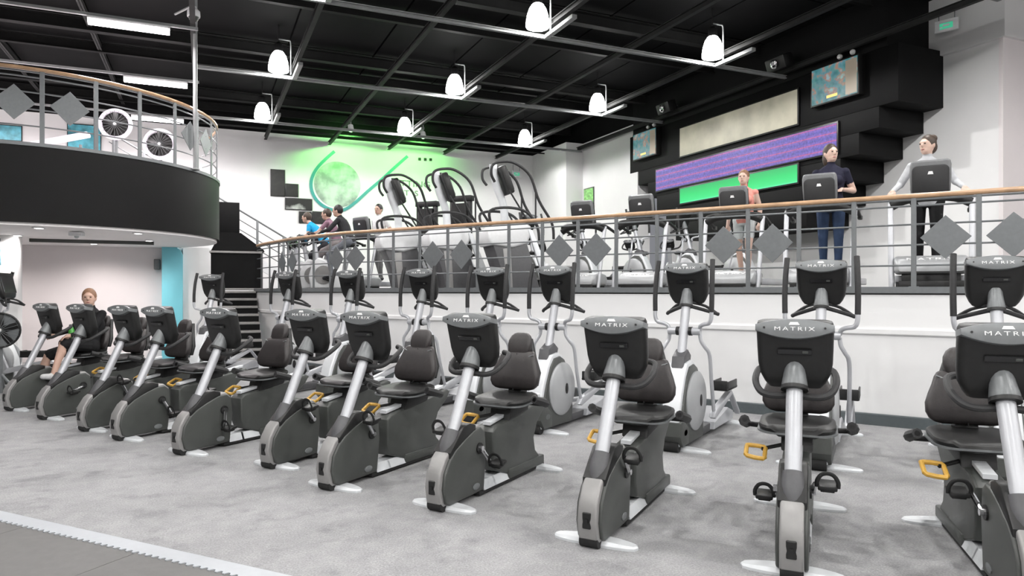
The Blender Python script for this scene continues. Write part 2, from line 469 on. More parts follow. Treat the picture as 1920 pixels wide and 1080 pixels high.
def led_stripes():
    m = bpy.data.materials.new('violet_led_picture'); m.use_nodes = True; nt = m.node_tree; L = nt.links.new
    b = nt.nodes['Principled BSDF']; b.inputs['Base Color'].default_value = (.01, .01, .02, 1)
    tc = nt.nodes.new('ShaderNodeTexCoord'); sp = nt.nodes.new('ShaderNodeSeparateXYZ'); L(tc.outputs['Object'], sp.inputs[0])
    w = nt.nodes.new('ShaderNodeTexWave'); w.wave_type = 'BANDS'; w.bands_direction = 'Z'; w.inputs['Scale'].default_value = 2.1; w.inputs['Distortion'].default_value = .25
    L(tc.outputs['Object'], w.inputs['Vector'])
    n = nt.nodes.new('ShaderNodeTexNoise'); n.inputs['Scale'].default_value = 26; n.inputs['Detail'].default_value = 4; L(tc.outputs['Object'], n.inputs['Vector'])
    r = nt.nodes.new('ShaderNodeValToRGB'); e = r.color_ramp.elements
    e[0].position = 0; e[0].color = (.11, .09, .48, 1); e[1].position = .998; e[1].color = (.75, .10, .25, 1)
    q = e.new(.6); q.color = (.20, .11, .52, 1); q = e.new(.965); q.color = (.22, .10, .48, 1)
    L(w.outputs['Fac'], r.inputs['Fac'])
    x = nt.nodes.new('ShaderNodeMix'); x.data_type = 'RGBA'; x.blend_type = 'OVERLAY'; x.inputs['Factor'].default_value = .8
    L(r.outputs['Color'], x.inputs['A']); L(n.outputs['Fac'], x.inputs['B'])
    L(x.outputs['Result'], b.inputs['Emission Color']); b.inputs['Emission Strength'].default_value = .85
    return m
def led_green():
    m = bpy.data.materials.new('green_led_picture'); m.use_nodes = True; nt = m.node_tree; L = nt.links.new
    b = nt.nodes['Principled BSDF']; b.inputs['Base Color'].default_value = (.0, .02, .01, 1)
    tc = nt.nodes.new('ShaderNodeTexCoord'); sp = nt.nodes.new('ShaderNodeSeparateXYZ'); L(tc.outputs['Object'], sp.inputs[0])
    mr = nt.nodes.new('ShaderNodeMapRange'); mr.inputs['From Min'].default_value = 3.6; mr.inputs['From Max'].default_value = 3.98; L(sp.outputs['Z'], mr.inputs['Value'])
    r = nt.nodes.new('ShaderNodeValToRGB'); e = r.color_ramp.elements
    e[0].color = (.10, .85, .42, 1); e[1].color = (.0, .42, .10, 1); q = e.new(.12); q.color = (.02, .72, .20, 1); q = e.new(.5); q.color = (.0, .62, .14, 1)
    L(mr.outputs['Result'], r.inputs['Fac']); L(r.outputs['Color'], b.inputs['Emission Color']); b.inputs['Emission Strength'].default_value = 1.1
    return m
def screen(name, label, b0, b1, z0, z1, m, cat='screen', proud=.05, fr=.035):
    t = thing(name, label, cat, room(A0, (b0 + b1) / 2, 0), TH)
    h = (b1 - b0) / 2
    bm = NB(); bx(bm, -proud, -.001, -h, h, z0, z1, .006); obj('frame', bm, M['black'], t)
    bm = NB(); bx(bm, -proud - .004, -proud + .004, -h + fr, h - fr, z0 + fr, z1 - fr); obj('display', bm, m, t, smooth=0)
    return t
screen('display_screen', 'wide pale cream display panel, topmost of three on the black wall', 10.3, 14.1, 4.74, 5.50, led_cream())
screen('display_screen', 'wide violet striped LED screen in the middle of the black wall', 9.36, 15.1, 4.01, 4.62, led_stripes())
screen('display_screen', 'bright green LED strip screen, lowest on the black wall', 10.3, 14.1, 3.57, 4.0, led_green())
def tv_pic(seed):
    m = bpy.data.materials.new('television_picture'); m.use_nodes = True; nt = m.node_tree; L = nt.links.new
    b = nt.nodes['Principled BSDF']; b.inputs['Base Color'].default_value = (.01, .01, .01, 1)
    tc = nt.nodes.new('ShaderNodeTexCoord'); mp = nt.nodes.new('ShaderNodeMapping'); mp.inputs['Location'].default_value = (seed, seed * 2, 0); L(tc.outputs['Object'], mp.inputs['Vector'])
    n = nt.nodes.new('ShaderNodeTexVoronoi'); n.inputs['Scale'].default_value = 16; L(mp.outputs['Vector'], n.inputs['Vector'])
    n2 = nt.nodes.new('ShaderNodeTexNoise'); n2.inputs['Scale'].default_value = 6; n2.inputs['Detail'].default_value = 6; L(mp.outputs['Vector'], n2.inputs['Vector'])
    r = nt.nodes.new('ShaderNodeValToRGB'); e = r.color_ramp.elements
    e[0].position = .35; e[0].color = (.05, .22, .24, 1); e[1].position = .68; e[1].color = (.32, .55, .55, 1)
    q = e.new(.52); q.color = (.14, .33, .36, 1); q = e.new(.58); q.color = (.45, .22, .16, 1)
    L(n2.outputs['Fac'], r.inputs['Fac'])
    x = nt.nodes.new('ShaderNodeMix'); x.data_type = 'RGBA'; x.blend_type = 'MULTIPLY'; x.inputs['Factor'].default_value = .15
    L(r.outputs['Color'], x.inputs['A']); L(n.outputs['Color'], x.inputs['B'])
    L(x.outputs['Result'], b.inputs['Emission Color']); b.inputs['Emission Strength'].default_value = .75
    return m
M['tanpic'] = emit('tan_picture_strip', (.26, .22, .17), .5)
M['goldpic'] = emit('gold_picture_strip', (.75, .45, .12), .8)
for nm, b0, b1, sd in (('larger television on the black wall beside the cream panel', 8.82, 9.9, 3.1), ('smaller looking television at the far left end of the black wall', 14.9, 15.98, 7.7)):
    t = screen('television', nm, b0, b1, 4.97, 5.70, tv_pic(sd), 'television', .16, .03)
    bm = NB(); bx(bm, -.168, -.162, -.50, -.26, 5.02, 5.64); obj('picture_strip', bm, M['tanpic'], t, smooth=0)
    bm = NB()
    bx(bm, -.169, -.163, -.08, .16, 5.06, 5.11); obj('caption_bar', bm, M['goldpic'], t, smooth=0)
    for d in (-.36, -.08):
        bm = NB(); ell(bm, (-.10, d, 5.78), (.05, .05, .05)); obj('bracket_knob', bm, M['whiteprint'], t)
for nm, b, z in (('black loudspeaker hung above the cream panel near the big television', 10.5, 6.0), ('black loudspeaker hung above the far end of the cream panel', 14.2, 6.0)):
    t = thing('loudspeaker', nm, 'loudspeaker', room(A0 - .36, b, z), TH)
    bm = NB(); box(bm, (0, 0, 0), (.26, .5, .26), .03, RY(-20)); obj('cabinet', bm, M['black'], t)
    bm = NB(); box(bm, (.18, 0, .08), (.3, .05, .03), .004); obj('bracket', bm, M['rail'], t)
    bm = NB(); lathe(bm, [(.08, 0), (.09, .012), (.06, .02), (.02, .0)], 16, Matrix.Translation((-.14, 0, -.05)) @ Matrix.Rotation(rad(-110), 4, 'Y')); obj('cone', bm, M['chrome'], t)
# exit signs
M['exitgreen'] = emit('exit_sign_green', (.04, .35, .20), .9)
def exit_sign(label, loc, rz):
    t = thing('exit_sign', label, 'sign', loc, rz)
    bm = NB(); bx(bm, -.18, .18, -.03, .03, -.1, .1, .008); obj('housing', bm, M['white'], t)
    bm = NB(); bx(bm, -.10, .10, -.036, -.028, -.06, .04); obj('lit_panel', bm, M['exitgreen'], t, smooth=0)
    bm = NB(); bx(bm, -.05, .05, -.04, -.03, -.02, .015); box(bm, (-.08, -.036, -.03), (.05, .008, .02)); obj('arrow', bm, M['whiteprint'], t, smooth=0)
    for x in (-.12, .12):
        bm = NB(); cyl(bm, (x, 0, .1), (x, 0, .3), .008, 6); obj('hanger', bm, M['rail'], t)
exit_sign('green exit sign hanging high on the white wall at upper right', room(11.75, 7.9, 6.03), TH + rad(-70))
exit_sign('tiny green exit sign at the corner of the green-lit wall', room(9.6, 21.2, 5.35), TH)
bm = NB(); tube(bm, [room(11.7, 8.4, 6.32), room(11.7, 6.6, 6.32)], .03, 8); o = obj('ceiling_pipe', bm, M['rail']); tag(o, 'dark pipe near the ceiling above the right exit sign', 'pipe')
bm = NB(); bx(bm, -.004, .004, -.27, .27, -.33, .33, .002)
t = thing('wall_poster', 'small green poster on the wall corner left of the black wall', 'poster', room(10.87, 18.6, 4.25), TH)
obj('print', bm, mat('green_poster_print', (.25, .55, .18), .5, var=.5, scale=14), t)
bm = NB(); bx(bm, .0, .02, -.3, .3, -.36, .36, .004); obj('frame', bm, M['shroud'], t)
# ------------------------------------------------------------------ balcony on the left
BC = Vector((-8.4, 12.2)); BR = 2.95; BZ = 3.5
def arc_pt(px):
    u = (px - 960) / F; d = Vector((u, 1)).normalized()
    b = d.dot(BC); c = BC.dot(BC) - BR * BR
    s = b - math.sqrt(max(b * b - c, 0))
    return d * s
bline = [Vector((-15, 9.25)), Vector((-11, 9.25))] + [BC + Vector((math.cos(rad(f)), math.sin(rad(f)))) * BR for f in range(-90, 106, 6)] + [Vector((-9.3, 20))]
bm = NB(); prism(bm, [(p.x, p.y) for p in bline] + [(-15, 20)], 2.36, 3.48, 'z')
struct('floor_balcony', bm, M['soffit'], smooth=0, label='white balcony slab with plain soffit')
def sweep_out(line, prof):
    rs = []
    for i, p in enumerate(line):
        a = line[max(i - 1, 0)]; b = line[min(i + 1, len(line) - 1)]
        t = (b - a).normalized(); n = Vector((t.y, -t.x))
        rs.append([Vector((p.x + n.x * o, p.y + n.y * o, z)) for o, z in prof])
    b = NB(); rings(b, rs); return b
struct('trim_3', sweep_out(bline, [(.045, 2.40), (.045, 3.47), (.005, 3.47), (.005, 2.40)]), M['fascia'], label='curved black fascia of the balcony')
struct('trim_4', sweep_out(bline, [(.06, 3.47), (.06, 3.52), (-.08, 3.52), (-.08, 3.47)]), M['rail'], label='grey kerb on top of the balcony fascia')
bpts = [Vector((-9.4, 9.25)), Vector((-8.4, 9.25))] + [arc_pt(x) for x in (-28, 79, 180, 262, 328, 370, 396)] + [BC + Vector((math.cos(rad(f)), math.sin(rad(f)))) * BR for f in (22, 38)]
rl = [p for p in bline[1:26]]
railing('balcony_railing', 'curved grey balcony railing with wooden handrail and diamond panels', bpts, rl, 3.5, 1.1, [(1, .5), (2, .5), (3, .5), (6, .62), (7, .5), (0, .5)], .06)

bm = NB(); bx(bm, -16, .12, 16.7, 16.9, 0, 2.37); struct('wall_under_balcony', bm, M['wall_pink'], RZT, label='pale wall below the balcony')
bm = NB(); bx(bm, -7, -2.82, 13.9, 14.2, 0, 2.37, .01); struct('wall_pier', bm, M['wall'], RZT, label='bright white wall at the far left below the balcony')
bm = NB(); prism(bm, [(-.80, 0), (-.40, 0), (-.40, 2.2), (-.44, 2.3), (-.53, 2.365), (-.80, 2.365)], 16.35, 16.72, 'y', .01); o = obj('pillar', bm, M['blue'], rot=RZT); tag(o, 'turquoise painted pillar below the balcony', 'pillar', kind='structure')
bm = NB(); bx(bm, -.40, .12, 16.5, 16.72, 0, 2.37); struct('wall_stair', bm, M['wall'], RZT)
bm = NB(); bx(bm, -.02, .14, 16.46, 16.5, 0, .15); bx(bm, -.4, .12, 16.47, 16.5, 0, .12); struct('baseboard_stair', bm, M['base'], RZT)
bm = NB(); bx(bm, -2.8, -.85, 14.6, 14.72, 2.30, 2.36, .004); o = struct('trim_5', bm, M['shroud'], RZT, label='dark slot line in the balcony soffit')
# soffit downlights
for k, (x, y, nm) in enumerate(((-6.86, 10.05, 'left'), (-5.93, 11.0, 'middle'), (-6.62, 12.65, 'rear right'))):
    t = thing('downlight', '%s small round downlight in the white balcony soffit' % nm, 'lamp', (x, y, 2.36), 0, 'soffit downlights')
    bm = NB(); lathe(bm, [(.085, 0), (.085, -.014), (.06, -.018), (.058, -.004)], 20); obj('rim', bm, M['white'], t)
    bm = NB(); lathe(bm, [(.057, -.002), (.05, -.016), (.0, -.022)], 16); obj('lens', bm, M['down'], t)
    spot_light('downlight_light', (x, y, 2.32), (x, y, 0), 30, 140, (1, .93, .88), .7, .06)
for x, y in ((-8.2, 11.5), (-9.5, 12.6), (-8.2, 13.6), (-7.3, 13.6)):  # extra downlights, added to brighten the space under the balcony
    t = thing('downlight', {-8.2: 'added recessed downlight under the balcony, %s one of the left pair' % ('front' if y < 12 else 'rear'), -9.5: 'added recessed downlight farthest left under the balcony', -7.3: 'added recessed downlight nearest the turquoise pillar'}[x], 'lamp', (x, y, 2.36), 0, 'added soffit downlights deeper in')
    bm = NB(); lathe(bm, [(.085, 0), (.085, -.008), (.06, -.012), (.058, -.004)], 20); obj('rim', bm, M['white'], t)
    bm = NB(); lathe(bm, [(.057, -.002), (.05, -.010), (.0, -.012)], 16); obj('lens', bm, M['down'], t)
    spot_light('downlight_light', (x, y, 2.33), (x, y, 0), 85, 155, (1, .93, .90), .7, .06)
t = thing('soffit_sprinkler', 'white detector block fixed under the balcony soffit', 'detector', (-6.75, 10.75, 2.36))
bm = NB(); box(bm, (0, 0, -.04), (.2, .12, .07), .02); obj('housing', bm, M['white'], t)
bm = NB(); lathe(bm, [(.03, -.07), (.035, -.09), (.015, -.11)], 10); obj('nozzle', bm, M['silver'], t)
t = thing('wall_speaker', 'small grey speaker beside the turquoise pillar', 'loudspeaker', room(-.9, 16.6, 2.0), TH)
bm = NB(); box(bm, (0, 0, 0), (.12, .14, .22), .015); obj('cabinet', bm, M['shroud'], t)
bm = NB(); box(bm, (0, -.072, 0), (.1, .01, .2), .003); obj('grille', bm, M['rail'], t)
# blue poster, door strip on the left pier
t = thing('notice_poster', 'square blue notice on the white wall far left', 'poster', room(-3.15, 13.88, 2.02), TH)
bm = NB(); bx(bm, -.17, .1, -.006, .01, -.16, .14, .003); obj('sheet', bm, mat('blue_notice_print', (.16, .42, .52), .5, var=.6, scale=18), t)
bm = NB(); bx(bm, -.17, .1, -.005, .008, -.22, -.17, .002); obj('caption_strip', bm, M['whiteprint'], t)
t = thing('wall_camera', 'tiny black camera above the blue notice', 'camera', room(-3.08, 13.88, 2.28), TH)
bm = NB(); ell(bm, (0, -.03, 0), (.03, .04, .025)); obj('body', bm, M['black'], t)
bm = NB(); box(bm, (0, -.0, 0), (.05, .02, .05), .005); obj('mount', bm, M['rail'], t)
# batten lights over the balcony
proto = None
for a0, b, nm in ((-1.65, 12.6, 'nearest long strip light above the balcony'), (-1.45, 15.8, 'second long strip light above the balcony'), (-1.6, 19.2, 'farthest long strip light above the balcony'),
                  (-5.6, 12.6, 'unseen strip light added above the far left of the balcony, front'), (-5.6, 15.8, 'unseen strip light added above the far left of the balcony, middle'), (-5.6, 19.2, 'unseen strip light added above the far left of the balcony, rear')):  # the far left strips are out of view, added for light
    p = room(a0 + .575, b, 5.66)
    if proto is None:
        proto = thing('strip_light', nm, 'lamp', p, TH, 'strip lights over the balcony')
        bm = NB(); bx(bm, -.58, .58, -.06, .06, .03, .08, .008); obj('housing', bm, M['white'], proto)
        bm = NB(); tube(bm, [(-.57, 0, -.01), (.57, 0, -.01)], .075, 14, flat=.55, side=(0, 1, 0)); obj('glowing_tube', bm, M['tube'], proto)
    else: dup(proto, p, TH, nm)
    area_light('strip_light_glow', p + Vector((0, 0, -.06)), (0, 0, TH), 1.1, 120, (1, .92, .94), .1)
for b in (12.6, 15.8, 19.2):
    bm = NB(); bx(bm, -9, -.08, b - .025, b + .025, 5.745, 5.79); o = obj('light_trunking', bm, M['beam'], CEIL, smooth=0)
# post from balcony to ceiling with dome camera
pp = Vector((-5.40, 11.82))
t = thing('ceiling_post', 'thin white post rising from the balcony edge to the ceiling', 'post', (pp.x, pp.y, 3.5))
bm = NB(); tube(bm, [(0, 0, 0), (0, 0, 3.2)], .035, 12); obj('shaft', bm, M['beam'], t)
bm = NB(); lathe(bm, [(.07, 0), (.07, .02), (.04, .03)], 14); obj('foot_plate', bm, M['beam'], t)
t = thing('dome_camera', 'white dome security camera on the thin ceiling post', 'camera', (pp.x - .0, pp.y - .06, 6.10))
bm = NB(); lathe(bm, [(.045, .16), (.06, .12), (.1, .08), (.105, .0), (.1, -.02)], 18); obj('housing', bm, M['white'], t)
bm = NB(); lathe(bm, [(.085, -.018), (.075, -.06), (.045, -.09), (.0, -.1)], 18); obj('dome', bm, M['shroud'], t)
bm = NB(); tube(bm, [(-.58, .55, .25), (-.1, .1, .2), (0, 0, .15)], .02, 8); obj('bracket', bm, M['beam'], t)

# round fans standing on the balcony
def fan(label, loc, rz, R=.27, h=.9, ringm='fanring', rimr=.036, plate='shroud2'):
    t = thing('round_fan', label, 'fan', loc, rz)
    bm = NB(); tube(bm, [(R * math.cos(2 * math.pi * k / 36), 0, h + R * math.sin(2 * math.pi * k / 36)) for k in range(36)], rimr, 10, True, side=(0, 1, 0)); obj('rim', bm, M[ringm], t)
    bm = NB(); lathe(bm, [(R, -.02), (R, .02)], 32, Matrix.Translation((0, .05, h)) @ Matrix.Rotation(rad(90), 4, 'X')); obj('backplate', bm, M[plate], t)
    bm = NB()
    ell(bm, (0, -.03, h), (.03, .04, .03)); obj('hub', bm, M['white'], t)
    for k in range(5):
        a = 2 * math.pi * k / 5; R3 = Matrix.Rotation(a, 3, 'Y')
        bm = NB(); box(bm, (0, 0, 0), (.09, .012, R * .8), .004, RZ(22)); xform(bm.verts, Matrix.Translation((0, 0, h)) @ R3.to_4x4() @ Matrix.Translation((0, 0, R * .5)))
        obj('blade', bm, M['black'], t)
    for k in range(10):
        a = math.pi * k / 10; bm = NB()
        tube(bm, [(R * math.cos(a), -.05, h + R * math.sin(a)), (-R * math.cos(a), -.05, h - R * math.sin(a))], .003, 5); obj('guard_wire', bm, M['rail'], t)
    bm = NB(); tube(bm, [(0, .06, .03), (0, .06, h)], .025, 10); obj('pole', bm, M['rail'], t)
    for s in (-1, 1):
        bm = NB(); tube(bm, [(0, .06, .3), (s * .22, .0, .02)], .018, 8); obj('leg', bm, M['rail'], t)
    bm = NB(); tube(bm, [(0, .06, .3), (0, .3, .02)], .018, 8); obj('leg', bm, M['rail'], t)
    return t
M['fanring'] = mat('lilac_white_rim', (.66, .62, .70), .4, var=.04)
fan('round fan with lilac white rim on the balcony, upper left one', (-7.15, 12.5, 3.5), rad(12), .25, .94, plate='black')
fan('round fan with lilac white rim on the balcony, lower right one', (-6.35, 12.5, 3.5), rad(12), .25, .58, plate='black')
t = thing('exercise_bench', 'pale padded bench tilted behind the balcony railing', 'bench', (-8.0, 12.3, 3.5), rad(20))
bm = NB(); box(bm, (0, 0, .62), (.9, .26, .07), .02, RY(-16)); obj('pad', bm, M['fanring'], t)
for x in (-.3, .3):
    bm = NB(); tube(bm, [(x, 0, .55), (x, 0, .0)], .025, 8); obj('leg', bm, M['rail'], t)
bm = NB(); box(bm, (0, 0, .02), (.8, .3, .04), .01); obj('foot_frame', bm, M['rail'], t)
def back_pt(x, y, B=21.39):
    u = (x - 960) / F; Y = B / (-u * ST + CT)
    return ((u * CT + ST) * Y, CAMH + (544 - y) / F * Y)
def rect_on_back(name, label, cat, x0, y0, x1, y1, m, frame=None, dep=.03):
    a0, z1 = back_pt(x0, y0); a1, z0 = back_pt(x1, y1); za, _ = back_pt(x0, y1)
    c = ((a0 + a1) / 2, (z0 + z1) / 2); w, h = (a1 - a0) / 2, abs(z1 - z0) / 2
    t = thing(name, label, cat, room(c[0], 21.39, c[1]), TH)
    bm = NB(); bx(bm, -w, w, -dep, -.001, -h, h, .004); obj('backing', bm, frame or M['black'], t)
    f = .02
    bm = NB(); bx(bm, -w + f, w - f, -dep - .004, -dep + .002, -h + f, h - f); obj('print', bm, m, t, smooth=0)
    return t
teal = mat('teal_poster_print', (.10, .38, .46), .4, var=.9, scale=3.0)
rect_on_back('balcony_poster', 'teal and purple poster on the back wall at far left', 'poster', -40, 230, 42, 266, teal)
rect_on_back('balcony_poster', 'teal screen framed in black on the wall behind the balcony', 'poster', 126, 231, 190, 290, teal)

# ------------------------------------------------------------------ back wall pictures, moon and swoosh
def photo_mat(name, c0, c1, sc_, p0=.4, p1=.65):
    m = mat(name, (.2, .2, .2), .4, scale=sc_)
    r = [n for n in m.node_tree.nodes if n.type == 'VALTORGB'][0].color_ramp.elements
    r[0].color = c0 + (1,); r[1].color = c1 + (1,); r[0].position = p0; r[1].position = p1
    return m
dk1 = photo_mat('dark_photo_print', (.003, .003, .003), (.02, .018, .014), 9, .45, .8)
dk2 = photo_mat('dark_photo_with_white_cloud', (.004, .004, .004), (.62, .62, .62), 1.5, .52, .66)
G = 'stepped dark wall pictures'
for nm, r, m_ in (('tall dark picture, highest of the stepped group on the back wall', (507, 317, 534.5, 369), dk1), ('square dark picture, second step of the group on the back wall', (535, 344, 559.5, 369.5), dk1),
               ('wide dark picture with white cloud shape on the back wall', (534, 370.5, 585.5, 395), dk2), ('square dark picture under the white cloud picture', (560, 396, 584.5, 419), dk1), ('square dark picture, lowest right of the stepped group', (585.5, 396, 611, 420), dk1)):
    tag(rect_on_back('wall_picture', nm, 'picture', *r, m_), group=G)
moon_m = photo_mat('grey_moon_print', (.22, .25, .24), (.50, .54, .52), 2.6, .38, .62)
ca, cz = back_pt(633, 346)
t = thing('moon_mural', 'pale grey moon disc on the green-lit back wall', 'mural', room(ca, 21.39, cz), TH)
ra = back_pt(676, 346)[0] - ca
bm = NB(); lathe(bm, [(ra * .98, -.008), (ra, 0)], 48, Matrix.Rotation(rad(90), 4, 'X')); obj('disc', bm, moon_m, t)
craters = [(-.3, .25, .22), (.1, .4, .16), (.35, .1, .2), (-.1, -.05, .3), (.2, -.35, .16), (-.45, -.25, .12)]
cm = photo_mat('darker_moon_patch', (.20, .23, .22), (.34, .38, .36), 5, .4, .6)
for x, z, r in craters:
    bm = NB(); n = 14
    lathe(bm, [(r * ra * (1), -.0095), (r * ra * .97, -.006)], n, Matrix.Translation((x * ra, 0, z * ra)) @ Matrix.Rotation(rad(90), 4, 'X'))
    for v in bm.verts: v.co += Vector((random.uniform(-.05, .05), 0, random.uniform(-.05, .05)))
    obj('crater_patch', bm, cm, t, smooth=0)
tl = mat('teal_swoosh_paint', (.04, .26, .28), .5, var=.04)
pxs = [(627, 284), (612, 297), (597, 312), (587, 328), (583, 345), (586, 362), (596, 378), (613, 390), (633, 395), (650, 391), (668, 378), (690, 358), (715, 337), (740, 314), (764, 293)]
P = [back_pt(x, y) for x, y in pxs]
t = thing('teal_swoosh', 'teal swoosh line curving around the moon on the back wall', 'wall graphic', room(P[0][0], 21.39, P[0][1]), TH)
ctr = smoothpath([Vector((p[0] - P[0][0], 0, p[1] - P[0][1])) for p in P], 5)
bm = NB(); rs = []
for i, p in enumerate(ctr):
    d = (ctr[min(i + 1, len(ctr) - 1)] - ctr[max(i - 1, 0)]).normalized(); n = Vector((-d.z, 0, d.x)) * .045
    rs.append([p + n + Vector((0, -.02, 0)), p - n + Vector((0, -.02, 0)), p - n, p + n])
rings(bm, rs); obj('painted_line', bm, tl, t)
for k, (x, y) in enumerate(((786.5, 298.5), (797, 299), (807, 299.5))):
    a, z = back_pt(x, y)
    t = thing('wall_block', '%s small black square fitting high on the green-lit wall' % ('left', 'middle', 'right')[k], 'fitting', room(a, 21.39, z), TH, 'row of three square fittings')
    bm = NB(); box(bm, (0, -.02, 0), (.085, .04, .085), .008); obj('face', bm, M['black'], t)
def text_mesh(s, size, extrude=.001, align='CENTER', spacing=1.0):
    c = bpy.data.curves.new('lettering', 'FONT'); c.body = s; c.size = size; c.extrude = extrude; c.align_x = align; c.align_y = 'CENTER'; c.space_character = spacing
    o = bpy.data.objects.new('lettering', c); COL.objects.link(o)
    dg = bpy.context.evaluated_depsgraph_get(); dg.update()
    me = bpy.data.meshes.new_from_object(o.evaluated_get(dg))
    bpy.data.objects.remove(o); return me
def text_bm(s, size, wide=1.0, extrude=.001, spacing=1.0):
    me = text_mesh(s, size, extrude, spacing=spacing); b = NB(); b.from_mesh(me); bpy.data.meshes.remove(me)
    xform(b.verts, Matrix.Rotation(rad(90), 4, 'X') @ Matrix.Diagonal((wide, 1, 1, 1)))
    return b
lt = mat('grey_green_lettering', (.16, .19, .16), .5, var=.05)
a0, z0 = back_pt(771, 345)
t = thing('wall_lettering', 'thin dark lettering on the green-lit wall behind the stair climbers', 'lettering', room(a0, 21.385, z0), TH)
obj('upper_line', text_bm('OTTING', .27, 1.25, .004), lt, t, smooth=0)
o = obj('lower_line', text_bm('T  S', .24, 1.2, .004), lt, t, smooth=0); o.location = (-.0, 0, -.30)
# green wall floods
M['flood'] = emit('green_flood_lens', (.2, 1, .35), 6)
for k, (x, nm) in enumerate(((640, 'left'), (768, 'right'))):
    a, z = back_pt(x, 252)
    p = room(a, 19.9, 6.05)
    t = thing('green_floodlight', '%s of two small floodlights washing the back wall green' % nm, 'lamp', p, TH, 'green floodlights')
    bm = NB(); lathe(bm, [(.05, .12), (.075, .1), (.085, -.06), (.075, -.07)], 14, Matrix.Rotation(rad(-25), 4, 'X')); obj('can', bm, M['white'], t)
    bm = NB(); lathe(bm, [(.07, -.066), (.0, -.075)], 14, Matrix.Rotation(rad(-25), 4, 'X')); obj('lens', bm, M['flood'], t)
    bm = NB(); tube(bm, [(0, 0, .1), (0, 0, .3)], .015, 6); obj('bracket', bm, M['beam'], t)
    tg = room(a, 21.4, 5.5)
    spot_light('green_flood', p + Vector((0, 0, -.14)), tg, 250, 128, (.24, 1, .20), 1.0, .04)

# ------------------------------------------------------------------ staircase at the left end of the raised floor
ST_ = thing('staircase', 'dark stair flight with pale nosings left of the raised floor', 'staircase', room(.4, 14.0, 0), TH)
for k in range(9):
    z = (k + 1) * .159
    bm = NB(); bx(bm, -.12, .66, k * .28, k * .28 + .31, z - .159, z - .03); obj('riser', bm, M['panelblack'], ST_, smooth=0)
    bm = NB(); bx(bm, -.12, .66, k * .28 - .015, k * .28 + .06, z - .045, z, .004); obj('nosing', bm, M['greystep'], ST_)
    bm = NB(); bx(bm, -.12, .66, k * .28 + .06, k * .28 + .32, z - .03, z - .004); obj('tread', bm, M['shroud'], ST_, smooth=0)
EN = thing('stair_enclosure', 'black panelled stair balustrade beside the white raised floor', 'balustrade', room(.15, 16.55, 1.43), TH)
bm = NB(); bx(bm, .0, 1.03, 0, .08, .06, .84); obj('front_panel', bm, M['panelblack'], EN)
for z in (.02, .84):
    bm = NB(); bx(bm, -.03, 1.05, -.03, .1, z, z + .045, .004); obj('ledge', bm, M['greystep'], EN)
bm = NB(); prism(bm, [(0, .885), (1.12, .885), (1.1, .93), (.62, 1.30), (.2, 1.30)], .1, 1.4, 'y'); obj('sloped_panel', bm, M['panelblack'], EN, smooth=0)
bm = NB(); bx(bm, .17, .60, .3, .75, 1.28, 2.0, .006); obj('tall_panel', bm, M['panelblack'], EN)
bm = NB(); bx(bm, 1.0, 1.08, .08, 1.5, .0, .9); obj('side_panel', bm, M['shroud2'], EN, smooth=0)
SR = thing('stair_railing', 'thin grey stair railing sloping down against the white back wall', 'railing', room(-.6, 19.4, 1.43), TH)
zr = lambda a: 2.98 - .60 * a
for dz in (0, -.25, -.5, -.75):
    bm = NB(); tube(bm, [(-1.5, 0, zr(-1.5) + dz), (3.3, 0, zr(3.3) + dz)], .022 if dz == 0 else .012, 8); obj('bar', bm, M['rail'], SR)
for k in range(8):
    a = -1.4 + k * .66
    bm = NB(); bx(bm, a - .03, a + .03, -.02, .02, zr(a) - 1.0, zr(a), .003); obj('post', bm, M['rail'], SR)
bm = NB(); prism(bm, [(-1.5, zr(-1.5) - .95), (3.3, zr(3.3) - .95), (3.3, zr(3.3) - 1.25), (-1.5, zr(-1.5) - 1.25)], -.05, .05, 'y'); obj('stringer', bm, M['white'], SR, smooth=0)
